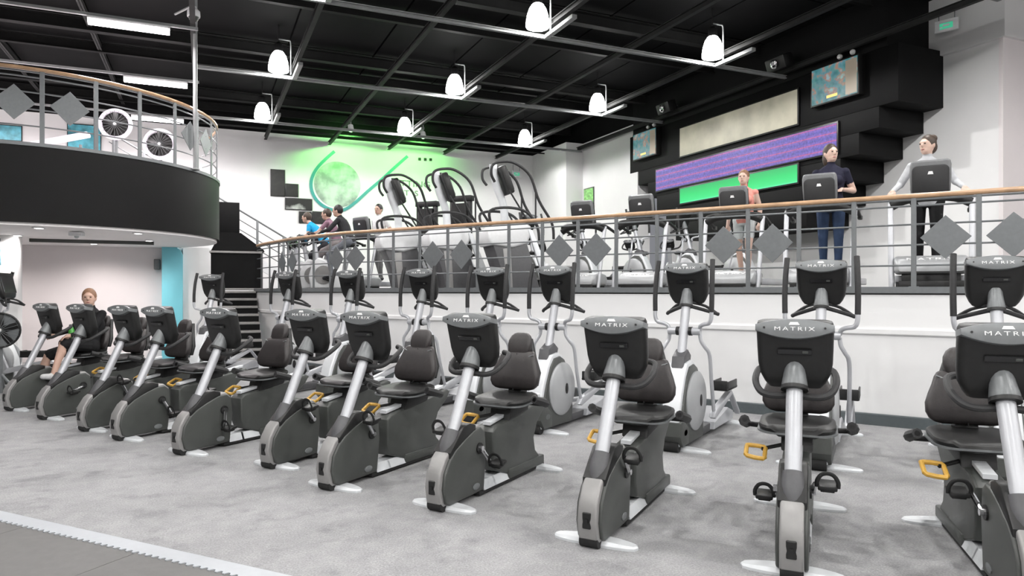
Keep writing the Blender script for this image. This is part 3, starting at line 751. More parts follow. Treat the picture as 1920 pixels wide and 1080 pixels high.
# ------------------------------------------------------------------ shared machine parts
def lens(w, up, dn, e, n=14):
    t = [(-w + 2 * w * k / n) for k in range(n + 1)]
    top = [(x, e + up * (1 - (x / w) ** 2)) for x in t]
    bot = [(x, -e - dn * (1 - (x / w) ** 2)) for x in reversed(t)]
    return bot[::-1][::1] and [(x, z) for x, z in top[::-1]] + [(x, z) for x, z in bot[::-1]]
TXT = None
def console(t, pos, tilt=15, s=1.0):
    global TXT
    T = Matrix.Translation(Vector(pos)) @ Matrix.Rotation(rad(tilt), 4, 'X') @ Matrix.Diagonal((s, s, s, 1))
    bm = NB(); rs = []
    for z, w, d in ((-.195, .25, .035), (-.188, .285, .06), (-.16, .325, .075), (-.11, .37, .085), (-.05, .388, .09), (.03, .394, .09), (.12, .398, .095), (.165, .398, .095), (.185, .385, .085), (.19, .36, .07)):
        rs.append([Vector((x, y - .018 * (1 - (2 * x / w) ** 2) * (1 if y < 0 else 0), z)) for x, y in rrect(w, d, min(.035, d * .45), 4)])
    rings(bm, rs); xform(bm.verts, T); c = obj('console', bm, M['black'], t); c['label'] = 'black console housing'
    C = T @ Matrix.Translation((0, -.018, .150)) @ Matrix.Rotation(rad(-24), 4, 'X')
    bm = NB(); prism(bm, lens(.202, .032, .045, .016), -.055, .045, 'y', .006, 2); xform(bm.verts, C)
    k = obj('console_cap', bm, M['cap'], t); k['label'] = 'grey lens-shaped console cap'
    if TXT is None: TXT = text_bm('MATRIX', .030, 1.55, .0015, 1.35)
    bm = TXT.copy(); xform(bm.verts, Matrix.Translation((0, -.0565, -.008)))
    prism(bm, [(-.028, .014), (.028, .014), (.018, .030), (-.020, .030)], -.058, -.054, 'y')
    xform(bm.verts, C); obj('lettering', bm, M['whiteprint'], k, smooth=0)
    for x in (-.155, .155):
        bm = NB(); cyl(bm, (x, -.059, -.002), (x, -.05, -.002), .006, 8); xform(bm.verts, C); obj('cap_screw', bm, M['black'], k)
    bm = NB(); box(bm, (0, -.062, .03), (.18, .008, .034), .004, seg=1); xform(bm.verts, T); obj('socket_panel', bm, M['blackgloss'], c)
    bm = NB(); box(bm, (.055, -.066, .03), (.03, .006, .014), .002, seg=1); xform(bm.verts, T); obj('socket', bm, M['shroud'], c)
    bm = NB(); box(bm, (0, .046, .01), (.32, .01, .26), .004, seg=1); xform(bm.verts, T); obj('display', bm, M['blackgloss'], c)
def foot(t, y, half, name, m='silverlt'):
    n = 18; pr = []
    for k in range(n):
        a = 2 * math.pi * k / n
        x = half * math.copysign(abs(math.cos(a)) ** .9, math.cos(a)); yy = y + .062 * math.copysign(abs(math.sin(a)) ** .62, math.sin(a))
        pr.append((x, yy))
    bm = NB(); rings(bm, [[Vector((x, yy, 0.0)) for x, yy in pr], [Vector((x, yy, .014)) for x, yy in pr], [Vector((x * .97, y + (yy - y) * .75, .036 - .014 * (x / half) ** 2)) for x, yy in pr]])
    return obj(name, bm, M[m], t)
def pedal_bm():
    bm = NB(); box(bm, (0, 0, 0), (.095, .11, .026), .008); box(bm, (0, 0, -.018), (.07, .07, .02), .006)
    tube(bm, smoothpath([(-.05, -.03, .0), (-.05, -.035, .035), (-.03, -.035, .068), (0, -.035, .078), (.03, -.035, .068), (.05, -.035, .035), (.05, -.03, 0)], 3), .011, 6, flat=.4)
    return bm

# ------------------------------------------------------------------ recumbent exercise bike
def make_bike():
    t = thing('exercise_bike', '', 'exercise bike', group='recumbent bikes in the front row')
    core = [(-.035, .06), (-.055, .16), (-.035, .26), (.02, .345), (.10, .405), (.22, .455), (.34, .495), (.435, .50), (.49, .455), (.505, .3), (.475, .03), (.0, .03)]
    bm = NB(); prism(bm, core, -.058, .058, 'x', .014, 3); b = obj('front_cover', bm, M['silverdk'], t); b['label'] = 'pale silver front cover'
    side = [(.005, .055), (-.02, .15), (-.003, .25), (.05, .328), (.12, .385), (.23, .436), (.345, .478), (.43, .485), (.48, .445), (.496, .3), (.466, .035), (.04, .035)]
    for s in (-1, 1):
        bm = NB(); prism(bm, side, min(s * .05, s * .078), max(s * .05, s * .078), 'x', .012, 3); p = obj('side_panel', bm, M['shroud'], t); p['label'] = 'dark grey moulded side panel'
        bm = NB(); lathe(bm, [(.042, 0), (.042, .004), (.036, .006)], 16, Matrix.Translation((s * .078, .36, .085)) @ Matrix.Rotation(rad(90 * s), 4, 'Y') @ Matrix.Diagonal((.55, 1, 1, 1))); obj('oval_badge', bm, M['cap'], p)
    bm = NB(); box(bm, (0, -.045, .165), (.05, .02, .09), .004, seg=1); box(bm, (0, -.057, .165), (.02, .006, .02)); obj('power_socket', bm, M['black'], b)
    bm = NB(); cyl(bm, (-.055, .012, .042), (.055, .012, .042), .042, 18); obj('roller', bm, M['rubber'], t)
    foot(t, .085, .255, 'front_foot'); foot(t, 1.30, .29, 'rear_foot')
    bm = NB(); prism(bm, [(-.085, .035), (.085, .035), (.06, .10), (-.06, .10)], .46, .62, 'y'); xform(bm.verts, Matrix.Identity(4)); prism(bm, [(-.085, .035), (.085, .035), (.06, .10), (-.06, .10)], .60, 1.36, 'y'); obj('base_beam', bm, M['silverlt'], t)
    bm = NB(); bx(bm, -.08, .08, .40, 1.38, .012, .036); obj('rubber_base', bm, M['rubber'], t, smooth=0)
    # mast
    m0, m1 = Vector((0, .165, .44)), Vector((0, .442, 1.0))
    bm = NB(); tube(bm, [m0, m1], .043, 16, flat=.85); obj('mast', bm, M['silver'], t)
    d = (m1 - m0).normalized()
    bm = NB(); tube(bm, [m0 - d * .15 + Vector((0, -.006, 0)), m0 - d * .10 + Vector((0, -.014, 0)), m0 - d * .02 + Vector((0, -.004, 0)), m0 + d * .06], [.036, .056, .063, .052], 16, flat=.95); obj('mast_boot', bm, M['shroud2'], t)
    bm = NB(); prism(bm, [(.06, .33), (.12, .37), (.23, .42), (.37, .465), (.372, .512), (.30, .535), (.22, .525), (.14, .45), (.06, .375)], -.0725, .0725, 'x', .012); obj('mast_gusset', bm, M['black'], t)
    bm = NB(); tube(bm, [m1 - d * .10, m1 - d * .08, m1 - d * .03, m1 + d * .03, m1 + d * .06], [.066, .068, .060, .052, .044], 16); obj('collar', bm, M['cap'], t)
    bm = NB(); tube(bm, [m1 - d * .115, m1 - d * .095], .072, 16); obj('collar_ring', bm, M['black'], t)
    console(t, (0, .455, 1.095), 14)
    hp = smoothpath([(-.04, .41, .865), (-.12, .40, .862), (-.18, .425, .88), (-.212, .50, .93), (-.20, .60, .985), (-.14, .63, 1.0)], 4)
    bm = NB(); tube(bm, hp, .019, 10); tube(bm, [Vector((-p.x, p.y, p.z)) for p in hp], .019, 10); tube(bm, [(-.05, .41, .865), (.05, .41, .865)], .021, 10)
    o = obj('handlebar', bm, M['grip'], t); o['label'] = 'black looped handlebar'
    # crank
    cr = link(bpy.data.objects.new('crank', None), t); cr.location = (0, .40, .345); cr.empty_display_size = .05
    me = bpy.data.meshes.new('crank')
    bm = NB(); cyl(bm, (-.088, 0, 0), (.088, 0, 0), .038, 18); bm.to_mesh(me); bm.free()
    me.materials.append(M['black']); COL.objects.unlink(cr); bpy.data.objects.remove(cr)
    cr = link(bpy.data.objects.new('crank', me), t); cr.location = (0, .40, .345)
    for s in (-1, 1):
        bm = NB(); tube(bm, [(s * .095, 0, 0), (s * .105, s * .16, 0)], .014, 8); cyl(bm, (s * .085, 0, 0), (s * .11, 0, 0), .018, 10); obj('crank_arm', bm, M['chrome'], cr)
        o = obj('pedal', pedal_bm(), M['black'], cr); o.location = (s * .165, s * .16, 0)
    # rear body
    rear = [(.82, .06), (.72, .10), (.625, .13), (.59, .22), (.585, .42), (.63, .455), (1.0, .50), (1.40, .565), (1.45, .545), (1.40, .48), (1.27, .38), (1.215, .27), (1.24, .17), (1.33, .09), (1.36, .05)]
    bm = NB(); prism(bm, rear, -.078, .078, 'x', .016, 3); o = obj('rear_body', bm, M['shroud'], t); o['label'] = 'dark grey rear frame moulding'
    bm = NB(); bx(bm, -.088, .088, .80, 1.375, .03, .105, .012); obj('rear_skirt', bm, M['shroud'], t)
    bm = NB(); prism(bm, [(.62, .46), (1.40, .572), (1.40, .597), (.62, .485)], -.035, .035, 'x', .004); obj('seat_rail', bm, M['silverlt'], t)
    bm = NB(); prism(bm, [(.80, .47), (1.10, .51), (1.12, .60), (.83, .585)], -.09, .09, 'x', .012); prism(bm, [(.98, .55), (1.12, .57), (1.16, .78), (1.09, .78)], -.06, .06, 'x', .01); obj('seat_carriage', bm, M['black'], t)
    # seat
    bm = NB(); rs = []
    for z, sx, sy in ((.578, .9, .9), (.586, .97, .97), (.604, 1, 1), (.618, .98, .97), (.626, .9, .88)):
        rs.append([Vector((x * sx, .905 + y * sy, z + (.02 if abs(x) > .14 else 0) + (y * .06))) for x, y in rrect(.44, .38, .11, 5)])
    rings(bm, rs); o = obj('seat_pad', bm, M['black'], t)
    bm = NB(); rs = [[Vector((x, .905 + y, z + y * .06)) for x, y in rrect(.455, .395, .115, 5)] for z in (.594, .604)]
    rings(bm, rs); obj('piping', bm, M['cap'], o)
    def backpad(prof, name, m):
        bm = NB(); rs = []
        for h, w, dp in prof:
            y0 = 1.045 + (h - .66) * .24
            rs.append([Vector((x, y0 + y - .05 * (1 - (2 * x / w) ** 2) * 0 + .10 * (x / .22) ** 2 * .35 * -1, h)) for x, y in rrect(w, dp, dp * .42, 4)])
        rings(bm, rs); return obj(name, bm, m, t)
    bk = backpad([(.672, .27, .03), (.682, .34, .055), (.70, .39, .07), (.735, .425, .078), (.785, .425, .08), (.84, .385, .08), (.89, .34, .078), (.935, .31, .07), (.96, .28, .05), (.968, .25, .03)], 'backrest', M['leather'])
    bm = NB(); tube(bm, [(0, 1.045 - .041 + (z - .66) * .24, z) for z in (.67, .76, .86, .95)], .004, 5); obj('seam', bm, M['black'], bk)
    hd = backpad([(.922, .11, .03), (.935, .15, .062), (.965, .19, .07), (1.01, .208, .072), (1.05, .20, .07), (1.085, .165, .062), (1.103, .12, .045), (1.11, .07, .03)], 'headrest', M['leather'])
    bm = NB(); tube(bm, smoothpath([(-.15, 1.065, .945), (-.09, 1.068, .925), (0, 1.07, .912), (.09, 1.068, .925), (.15, 1.065, .945)], 4), .005, 6); obj('piping', bm, M['cap'], hd)
    bm = NB(); rs = []
    for h, w in ((.70, .34), (.80, .36), (.92, .25), (1.06, .15)):
        y0 = 1.095 + (h - .66) * .24
        rs.append([Vector((x, y0 + y, h)) for x, y in rrect(w, .05, .02, 3)])
    rings(bm, rs); obj('backrest_shell', bm, M['black'], t)
    for s in (-1, 1):
        hp = smoothpath([(s * .10, 1.04, .575), (s * .24, 1.03, .575), (s * .305, .98, .59), (s * .315, .88, .62), (s * .30, .80, .645)], 4)
        bm = NB(); tube(bm, hp, .017, 8); tube(bm, hp[8:], .030, 8); obj('side_handle', bm, M['grip'], t)
    bm = NB(); tube(bm, smoothpath([(-.185, .69, .435), (-.275, .69, .445), (-.285, .72, .46), (-.285, .77, .485), (-.275, .79, .49), (-.185, .79, .485), (-.178, .76, .47), (-.178, .72, .45)], 2, True), .0135, 8, True); o = obj('adjustment_lever', bm, M['yellow'], t); o['label'] = 'yellow seat adjustment lever'
    bm = NB(); tube(bm, [(-.08, .84, .50), (-.2, .78, .475)], .012, 8); obj('lever_rod', bm, M['black'], t)
    return t
BIKES = [  # nose x, y, turn, crank turn, label
    (-6.04, 8.32, 31, 10, 'grey recumbent exercise bike, leftmost of the front row, ridden by man in black'),
    (-5.257, 7.757, 31, 200, 'grey recumbent exercise bike, second from left in the front row'),
    (-4.394, 7.113, 31, 120, 'grey recumbent exercise bike, third from left in the front row'),
    (-3.80, 6.684, 31, 300, 'grey recumbent exercise bike, fourth from left in the front row'),
    (-2.928, 6.10, 30, 265, 'grey recumbent exercise bike, fifth from left in the front row'),
    (-1.981, 5.635, 30, 130, 'grey recumbent exercise bike, sixth from left in the front row'),
    (-1.346, 5.027, 30, 128, 'grey recumbent exercise bike, fifth from the right in the front row'),
    (-.497, 4.548, 30, 312, 'grey recumbent exercise bike, fourth from the right in the front row'),
    (.4386, 3.905, 28, 135, 'grey recumbent exercise bike, third from the right in the front row'),
    (1.40, 3.47, 24, 150, 'grey recumbent exercise bike seen head-on, second from the right'),
    (2.30, 3.04, 19, 200, 'grey recumbent exercise bike cut off by the right edge')]
bike0 = make_bike()
BK = []
for i, (x, y, yaw, ca_, lab) in enumerate(BIKES):
    if i == 0:
        b = bike0; b['label'] = lab
    else: b = dup(bike0, (x, y, 0), 0, lab)
    b.location = (x, y, 0); b.rotation_euler = (0, 0, -rad(yaw)); BK.append(b)
for b, spec in zip(BK, BIKES):
    for ch in b.children:
        if ch.name.split('.')[0] == 'crank':
            ch.rotation_euler = (rad(spec[3]), 0, 0)
            for p in ch.children:
                if p.name.startswith('pedal'): p.rotation_euler = (-rad(spec[3]) + rad(8), 0, 0)

# ------------------------------------------------------------------ elliptical trainer
def make_elliptical():
    t = thing('elliptical_trainer', '', 'elliptical trainer', group='elliptical trainers')
    core = [(.02, .05), (-.03, .16), (-.015, .30), (.05, .50), (.13, .66), (.21, .78), (.36, .80), (.46, .76), (.58, .62), (.66, .42), (.68, .2), (.66, .04)]
    bm = NB(); prism(bm, core, -.085, .085, 'x', .02, 3); o = obj('body_cover', bm, M['silverlt'], t); o['label'] = 'pale silver front cover'
    rim = [(.03, .05), (.0, .16), (.03, .32), (.10, .50), (.18, .66), (.26, .745), (.38, .76), (.47, .72), (.57, .6), (.64, .42), (.66, .2), (.64, .045)]
    for s in (-1, 1):
        bm = NB(); prism(bm, rim, min(s * .07, s * .105), max(s * .07, s * .105), 'x', .014, 2); p = obj('side_panel', bm, M['shroud'], t)
        bm = NB(); lathe(bm, [(.275, 0), (.275, .018), (.25, .034), (.08, .044), (.0, .044)], 32, Matrix.Translation((s * .10, .40, .42)) @ Matrix.Rotation(rad(90 * s), 4, 'Y')); q = obj('disc_cover', bm, M['disc'], t); q['label'] = 'round silver drive cover'
        bm = NB(); lathe(bm, [(.055, .04), (.055, .05), (.045, .052)], 16, Matrix.Translation((s * .10, .44, .42)) @ Matrix.Rotation(rad(90 * s), 4, 'Y') @ Matrix.Diagonal((1, .5, 1, 1))); obj('slot', bm, M['black'], q)
        bm = NB(); lathe(bm, [(.045, 0), (.045, .006)], 16, Matrix.Translation((s * .104, .10, .17)) @ Matrix.Rotation(rad(90 * s), 4, 'Y') @ Matrix.Diagonal((.6, 1, 1, 1))); obj('oval_badge', bm, M['cap'], p)
    bm = NB(); prism(bm, [(.03, .05), (-.045, .15), (-.03, .27), (.06, .30), (.2, .2), (.2, .05)], -.11, .11, 'x', .02); obj('nose_cover', bm, M['shroud'], t)
    bm = NB(); cyl(bm, (-.07, .03, .05), (.07, .03, .05), .05, 18); obj('roller', bm, M['rubber'], t)
    foot(t, .13, .33, 'front_foot'); foot(t, 1.66, .30, 'rear_foot')
    bm = NB(); bx(bm, -.07, .07, .6, 1.72, .03, .11, .01); obj('base_beam', bm, M['shroud2'], t)
    m0, m1 = Vector((0, .27, .72)), Vector((0, .475, 1.40)); d = (m1 - m0).normalized()
    bm = NB(); tube(bm, [m0, m1], .042, 16); obj('mast', bm, M['silver'], t)
    bm = NB(); prism(bm, [(.17, .70), (.40, .79), (.42, .84), (.33, .90), (.21, .84)], -.06, .06, 'x', .014); obj('mast_boot', bm, M['shroud2'], t)
    bm = NB(); tube(bm, [m1 - d * .10, m1 - d * .08, m1 - d * .03, m1 + d * .03, m1 + d * .06], [.058, .060, .053, .048, .042], 16); obj('collar', bm, M['cap'], t)
    bm = NB(); tube(bm, [m1 - d * .115, m1 - d * .095], .063, 16); obj('collar_ring', bm, M['black'], t)
    console(t, (0, .50, 1.515), 14)
    for s in (-1, 1):
        sw = .05 * s
        bm = NB(); cyl(bm, (s * .035, .395, 1.065), (s * .155, .395, 1.065), .036, 14); obj('pivot', bm, M['silver'], t)
        bm = NB(); cyl(bm, (s * .045, .395, 1.065), (s * .075, .395, 1.065), .042, 14); obj('pivot_ring', bm, M['black'], t)
        up = smoothpath([(s * .145, .395, 1.075), (s * .16, .38 - sw * .2, 1.115), (s * .20, .36 - sw * .5, 1.135), (s * .262, .34 - sw, 1.15), (s * .283, .335 - sw, 1.20), (s * .285, .34 - sw, 1.26)], 4)
        dn = smoothpath([(s * .145, .40, 1.05), (s * .155, .40, .98), (s * .185, .40 + sw * .4, .92), (s * .215, .42 + sw, .84), (s * .215, .48 + sw, .6), (s * .205, .60 + sw, .28)], 4)
        bm = NB(); tube(bm, up, .019, 10); tube(bm, dn, .018, 10); a = obj('swing_arm', bm, M['silver'], t)
        bm = NB(); tube(bm, smoothpath([(s * .285, .34 - sw, 1.25), (s * .287, .345 - sw, 1.4), (s * .283, .37 - sw, 1.58), (s * .275, .41 - sw, 1.73)], 4), .023, 10); obj('grip', bm, M['grip'], a)
        zz = .34 + .12 * s
        bm = NB(); prism(bm, [(.58, .24), (.64, .22), (1.25, zz - .08), (1.55, .13), (1.55, .17), (1.22, zz - .03), (.64, .30)], min(s * .17, s * .23), max(s * .17, s * .23), 'x', .01); obj('pedal_arm', bm, M['silver'], t)
        bm = NB(); bx(bm, s * .20 - .085, s * .20 + .085, .84, 1.22, zz, zz + .03, .012); bx(bm, s * .20 - .085, s * .20 - .07, .86, 1.20, zz, zz + .09, .006); bx(bm, s * .20 + .07, s * .20 + .085, .86, 1.20, zz, zz + .09, .006); bx(bm, s * .20 - .08, s * .20 + .08, .84, .87, zz, zz + .10, .008)
        obj('foot_pedal', bm, M['black'], t)
        bm = NB(); bx(bm, s * .20 - .068, s * .20 + .068, .88, 1.20, zz + .03, zz + .036); obj('pedal_mat', bm, M['shroud'], t, smooth=0)
        bm = NB(); tube(bm, smoothpath([(s * .03, .46, 1.30), (s * .12, .52, 1.27), (s * .22, .60, 1.235), (s * .25, .64, 1.22)], 4), .018, 8); tube(bm, smoothpath([(s * .03, .47, 1.335), (s * .14, .58, 1.30), (s * .25, .64, 1.22)], 4), .014, 8); obj('fixed_handle', bm, M['grip'], t)
    bm = NB(); prism(bm, [(.98, .05), (1.7, .05), (1.7, .14), (1.5, .20), (1.0, .12)], -.12, .12, 'x', .012); obj('roller_track', bm, M['silver'], t)
    return t
ELS = [(-3.13, 9.80, 32, 'silver elliptical trainer, leftmost in the row against the white wall'), (-2.10, 9.13, 32, 'silver elliptical trainer, second from left along the white wall'), (-1.07, 8.45, 32, 'silver elliptical trainer, third from left along the white wall'), (-.21, 7.88, 32, 'silver elliptical trainer, fourth from left along the white wall'),
       (.484, 7.40, 32, 'silver elliptical trainer, fifth from left along the white wall'), (1.68, 6.62, 32, 'silver elliptical trainer, third from the right along the white wall'), (2.68, 6.0, 28, 'silver elliptical trainer, second from the right along the white wall'), (3.69, 5.30, 24, 'silver elliptical trainer at the right edge of the white wall')]
el0 = make_elliptical()
def place_el(cx, cy, yaw, lab, z=0, grp='elliptical trainers along the white wall', first=[True]):
    a = rad(yaw); x = cx - .5 * math.sin(a); y = cy - .5 * math.cos(a)
    if first[0]:
        first[0] = False; e = el0; e['label'] = lab; e.location = (x, y, z); e.rotation_euler = (0, 0, -a)
    else: e = dup(el0, (x, y, z), -a, lab)
    e['group'] = grp
    return e
for s in ELS: place_el(*s)
place_el(-4.95, 11.5, 12, 'lone elliptical trainer standing before the dark stairs', 0, 'ellipticals beyond the main row')
place_el(-7.6, 10.4, 82, 'elliptical trainer at far left behind the bikes', 0, 'ellipticals beyond the main row')

# ------------------------------------------------------------------ treadmill
M['backp'] = mat('charcoal_console_back', (.022, .022, .023), .5, var=.08)
M['disc2'] = mat('grey_console_rim', (.20, .205, .21), .4, metal=.25, var=.05)
def make_treadmill():
    t = thing('treadmill', '', 'treadmill', group='treadmills on the raised floor')
    bm = NB(); rs = []
    for y, w, h0, h1 in ((.0, .66, .12, .20), (.03, .72, .10, .255), (.12, .76, .09, .30), (.30, .77, .09, .315), (.48, .76, .09, .29), (.55, .72, .1, .24)):
        rs.append([Vector((x, y, (h0 + h1) / 2 + z)) for x, z in rrect(w, h1 - h0, min(.05, (h1 - h0) * .4), 4)])
    rings(bm, rs); o = obj('motor_hood', bm, M['disc'], t); o['label'] = 'silver motor hood with lettering'
    bm = text_bm('MATRIX', .075, 1.9, .002); xform(bm.verts, Matrix.Translation((0, .045, .262)) @ Matrix.Rotation(rad(-52), 4, 'X')); obj('lettering', bm, M['whiteprint'], o, smooth=0)
    bm = NB(); bx(bm, -.33, .33, .03, .5, .015, .13, .01); obj('underbody', bm, M['black'], t)
    bm = NB(); bx(bm, -.26, .26, .5, 2.0, .17, .19); obj('running_belt', bm, M['rubber'], t, smooth=0)
    for s in (-1, 1):
        bm = NB(); bx(bm, min(s * .26, s * .38), max(s * .26, s * .38), .45, 2.05, .10, .20, .012); obj('side_rail', bm, M['silver'], t)
        bm = NB(); tube(bm, smoothpath([(s * .40, .10, .02), (s * .41, .16, .35), (s * .42, .30, 1.0), (s * .42, .34, 1.10)], 4), .032, 12, flat=.8); obj('upright', bm, M['silver'], t)
        hp = smoothpath([(s * .22, .30, 1.16), (s * .34, .30, 1.15), (s * .42, .34, 1.12), (s * .43, .52, 1.08), (s * .43, .78, 1.02)], 5)
        bm = NB(); tube(bm, hp, .026, 10); o = obj('handrail', bm, M['black'], t)
        bm = NB(); box(bm, (s * .43, .80, 1.01), (.06, .10, .06), .015); obj('handrail_end', bm, M['shroud'], o)
        bm = NB(); box(bm, (s * .33, .07, .03), (.1, .14, .06), .015); obj('foot', bm, M['rubber'], t)
    bm = NB(); tube(bm, smoothpath([(-.41, .32, 1.05), (-.25, .30, 1.12), (0, .30, 1.14), (.25, .30, 1.12), (.41, .32, 1.05)], 5), .055, 10, flat=.7); obj('cross_bar', bm, M['black'], t)
    T = Matrix.Translation((0, .31, 1.375)) @ Matrix.Rotation(rad(12), 4, 'X')
    bm = NB(); rs = [[Vector((x, y, z)) for x, y in rrect(w, d, d * .4, 4)] for z, w, d in ((-.21, .39, .05), (-.19, .41, .07), (.0, .43, .09), (.14, .43, .10), (.19, .405, .09), (.205, .36, .06))]
    rings(bm, rs); xform(bm.verts, T); c = obj('console', bm, M['disc2'], t)
    bm = NB(); prism(bm, [(x, z - .035) for x, z in rrect(.385, .36, .06, 5)], -.066, -.04, 'y', .01); xform(bm.verts, T); obj('back_panel', bm, M['backp'], c)
    bm = NB(); prism(bm, [(-.03, -.02), (.03, -.02), (.02, .016), (-.02, .016)], -.070, -.06, 'y'); xform(bm.verts, T @ Matrix.Translation((0, 0, .06))); obj('badge', bm, M['whiteprint'], c, smooth=0)
    bm = NB(); box(bm, (0, .055, .0), (.42, .012, .3), .004, seg=1); xform(bm.verts, T); obj('display', bm, M['blackgloss'], c)
    return t
TMS = [(5.02, 8.32, 30, 'treadmill at the right end of the raised floor, used by woman in grey'), (4.12, 9.28, 33, 'second treadmill from the right, used by woman in navy top'), (3.33, 10.42, 33, 'middle treadmill, used by woman in coral top'), (2.11, 11.3, 33, 'unused treadmill, second from left on the raised floor'), (1.23, 12.1, 33, 'unused treadmill, leftmost of those right of the stair climbers'), (-3.19, 14.72, 33, 'treadmill left of the stair climbers, used by man in white')]
tm0 = make_treadmill(); TM = []
for i, (cx, cy, yaw, lab) in enumerate(TMS):
    a = rad(yaw); p = (cx - .31 * math.sin(a), cy - .31 * math.cos(a), MZ)
    if i == 0: tm = tm0; tm['label'] = lab; tm.location = p; tm.rotation_euler = (0, 0, -a)
    else: tm = dup(tm0, p, -a, lab)
    TM.append((p, a))
for ch in tm0.children:      # the rightmost treadmill stands raised at its front, showing its lift below
    if ch.name.split('.')[0] == 'motor_hood': ch.location.z = .12
bm = NB(); bx(bm, -.30, .30, .08, .45, .03, .24, .01); o = obj('lift_housing', bm, M['black'], tm0)
for s in (-1, 1):
    bm = NB(); cyl(bm, (s * .36, .1, .06), (s * .30, .1, .06), .06, 16); obj('transport_wheel', bm, M['rubber'], tm0)

# ------------------------------------------------------------------ stair climber
def make_climber():
    t = thing('stair_climber', '', 'stair climber', group='stair climbers on the raised floor')
    hood = [(-.30, .78), (-.36, .88), (-.35, 1.02), (-.22, 1.13), (.05, 1.19), (.30, 1.19), (.42, 1.12), (.44, 1.0), (.36, .82), (.10, .74)]
    bm = NB(); prism(bm, hood, -.34, .34, 'x', .05, 3); obj('hood', bm, M['white'], t)
    low = [(-.26, .80), (-.12, .40), (-.02, .0), (.62, .0), (.36, .84)]
    bm = NB(); prism(bm, low, -.29, .29, 'x', .02, 2); obj('lower_body', bm, M['shroud2'], t)
    bm = NB(); prism(bm, [(-.08, .72), (.06, .74), (.10, .05), (.0, .05)], -.30, .30, 'x', .005); obj('centre_panel', bm, M['silverdk'], t)
    for s in (-1, 1):
        bm = NB(); prism(bm, [(.36, 1.05), (.44, 1.05), (.86, .05), (.86, .0), (.72, .0)], min(s * .29, s * .35), max(s * .29, s * .35), 'x', .01); obj('stringer', bm, M['silverlt'], t)
    for k in range(4):
        z = .24 * (k + 1) - .04; y = .84 - .11 * k
        bm = NB(); bx(bm, -.28, .28, y - .24, y, z - .03, z, .006); o = obj('step', bm, M['rubber'], t)
        bm = NB(); bx(bm, -.28, .28, y - .25, y - .23, z - .24, z - .03); obj('step_riser', bm, M['black'], t, smooth=0)
    bm = NB(); tube(bm, smoothpath([(0, .06, 1.15), (0, .03, 1.5), (0, -.10, 1.85), (0, -.16, 2.2)], 5), .045, 12, flat=1.6); obj('mast', bm, M['silverlt'], t)
    bm = NB(); box(bm, (0, .04, 1.92), (.44, .12, .50), .035, RX(20)); o = obj('console', bm, M['black'], t)
    bm = NB(); box(bm, (0, .105, 1.93), (.36, .012, .36), .004, RX(20)); obj('display', bm, M['blackgloss'], o)
    for s in (-1, 1):
        hp = smoothpath([(s * .22, -.20, 1.86), (s * .25, -.27, 1.98), (s * .27, -.25, 2.14), (s * .28, -.08, 2.20), (s * .30, .14, 2.18), (s * .33, .40, 1.98), (s * .34, .56, 1.56), (s * .34, .80, 1.18), (s * .33, .84, .9)], 5)
        bm = NB(); tube(bm, hp, .024, 9); obj('overhead_handrail', bm, M['grip'], t)
        lp = smoothpath([(s * .25, -.28, 1.14), (s * .28, -.30, 1.36), (s * .31, .0, 1.42), (s * .33, .32, 1.36), (s * .34, .52, 1.14), (s * .34, .56, .95)], 5)
        bm = NB(); tube(bm, lp, .024, 9); obj('side_handrail', bm, M['grip'], t)
        bm = NB(); tube(bm, [(s * .30, .03, 1.72), (s * .33, .36, 1.20)], .016, 8); obj('strut', bm, M['grip'], t)
        bm = NB(); tube(bm, [(s * .34, .50, 1.74), (s * .34, .50, 1.15)], .016, 8); obj('strut', bm, M['grip'], t)
    bm = NB(); bx(bm, -.33, .33, -.06, .88, .0, .05, .01); obj('base_frame', bm, M['silverdk'], t)
    return t
CLS = [(-.18, 12.05, 70, 'white stair climber, right one of three above the wall'), (-1.25, 12.75, 70, 'white stair climber, middle one of three above the wall'), (-2.25, 13.4, 70, 'white stair climber, left one of three above the wall')]
cl0 = make_climber()
for i, (x, y, yaw, lab) in enumerate(CLS):
    if i == 0: c = cl0; c['label'] = lab; c.location = (x, y, MZ); c.rotation_euler = (0, 0, -rad(yaw))
    else: dup(cl0, (x, y, MZ), -rad(yaw), lab)

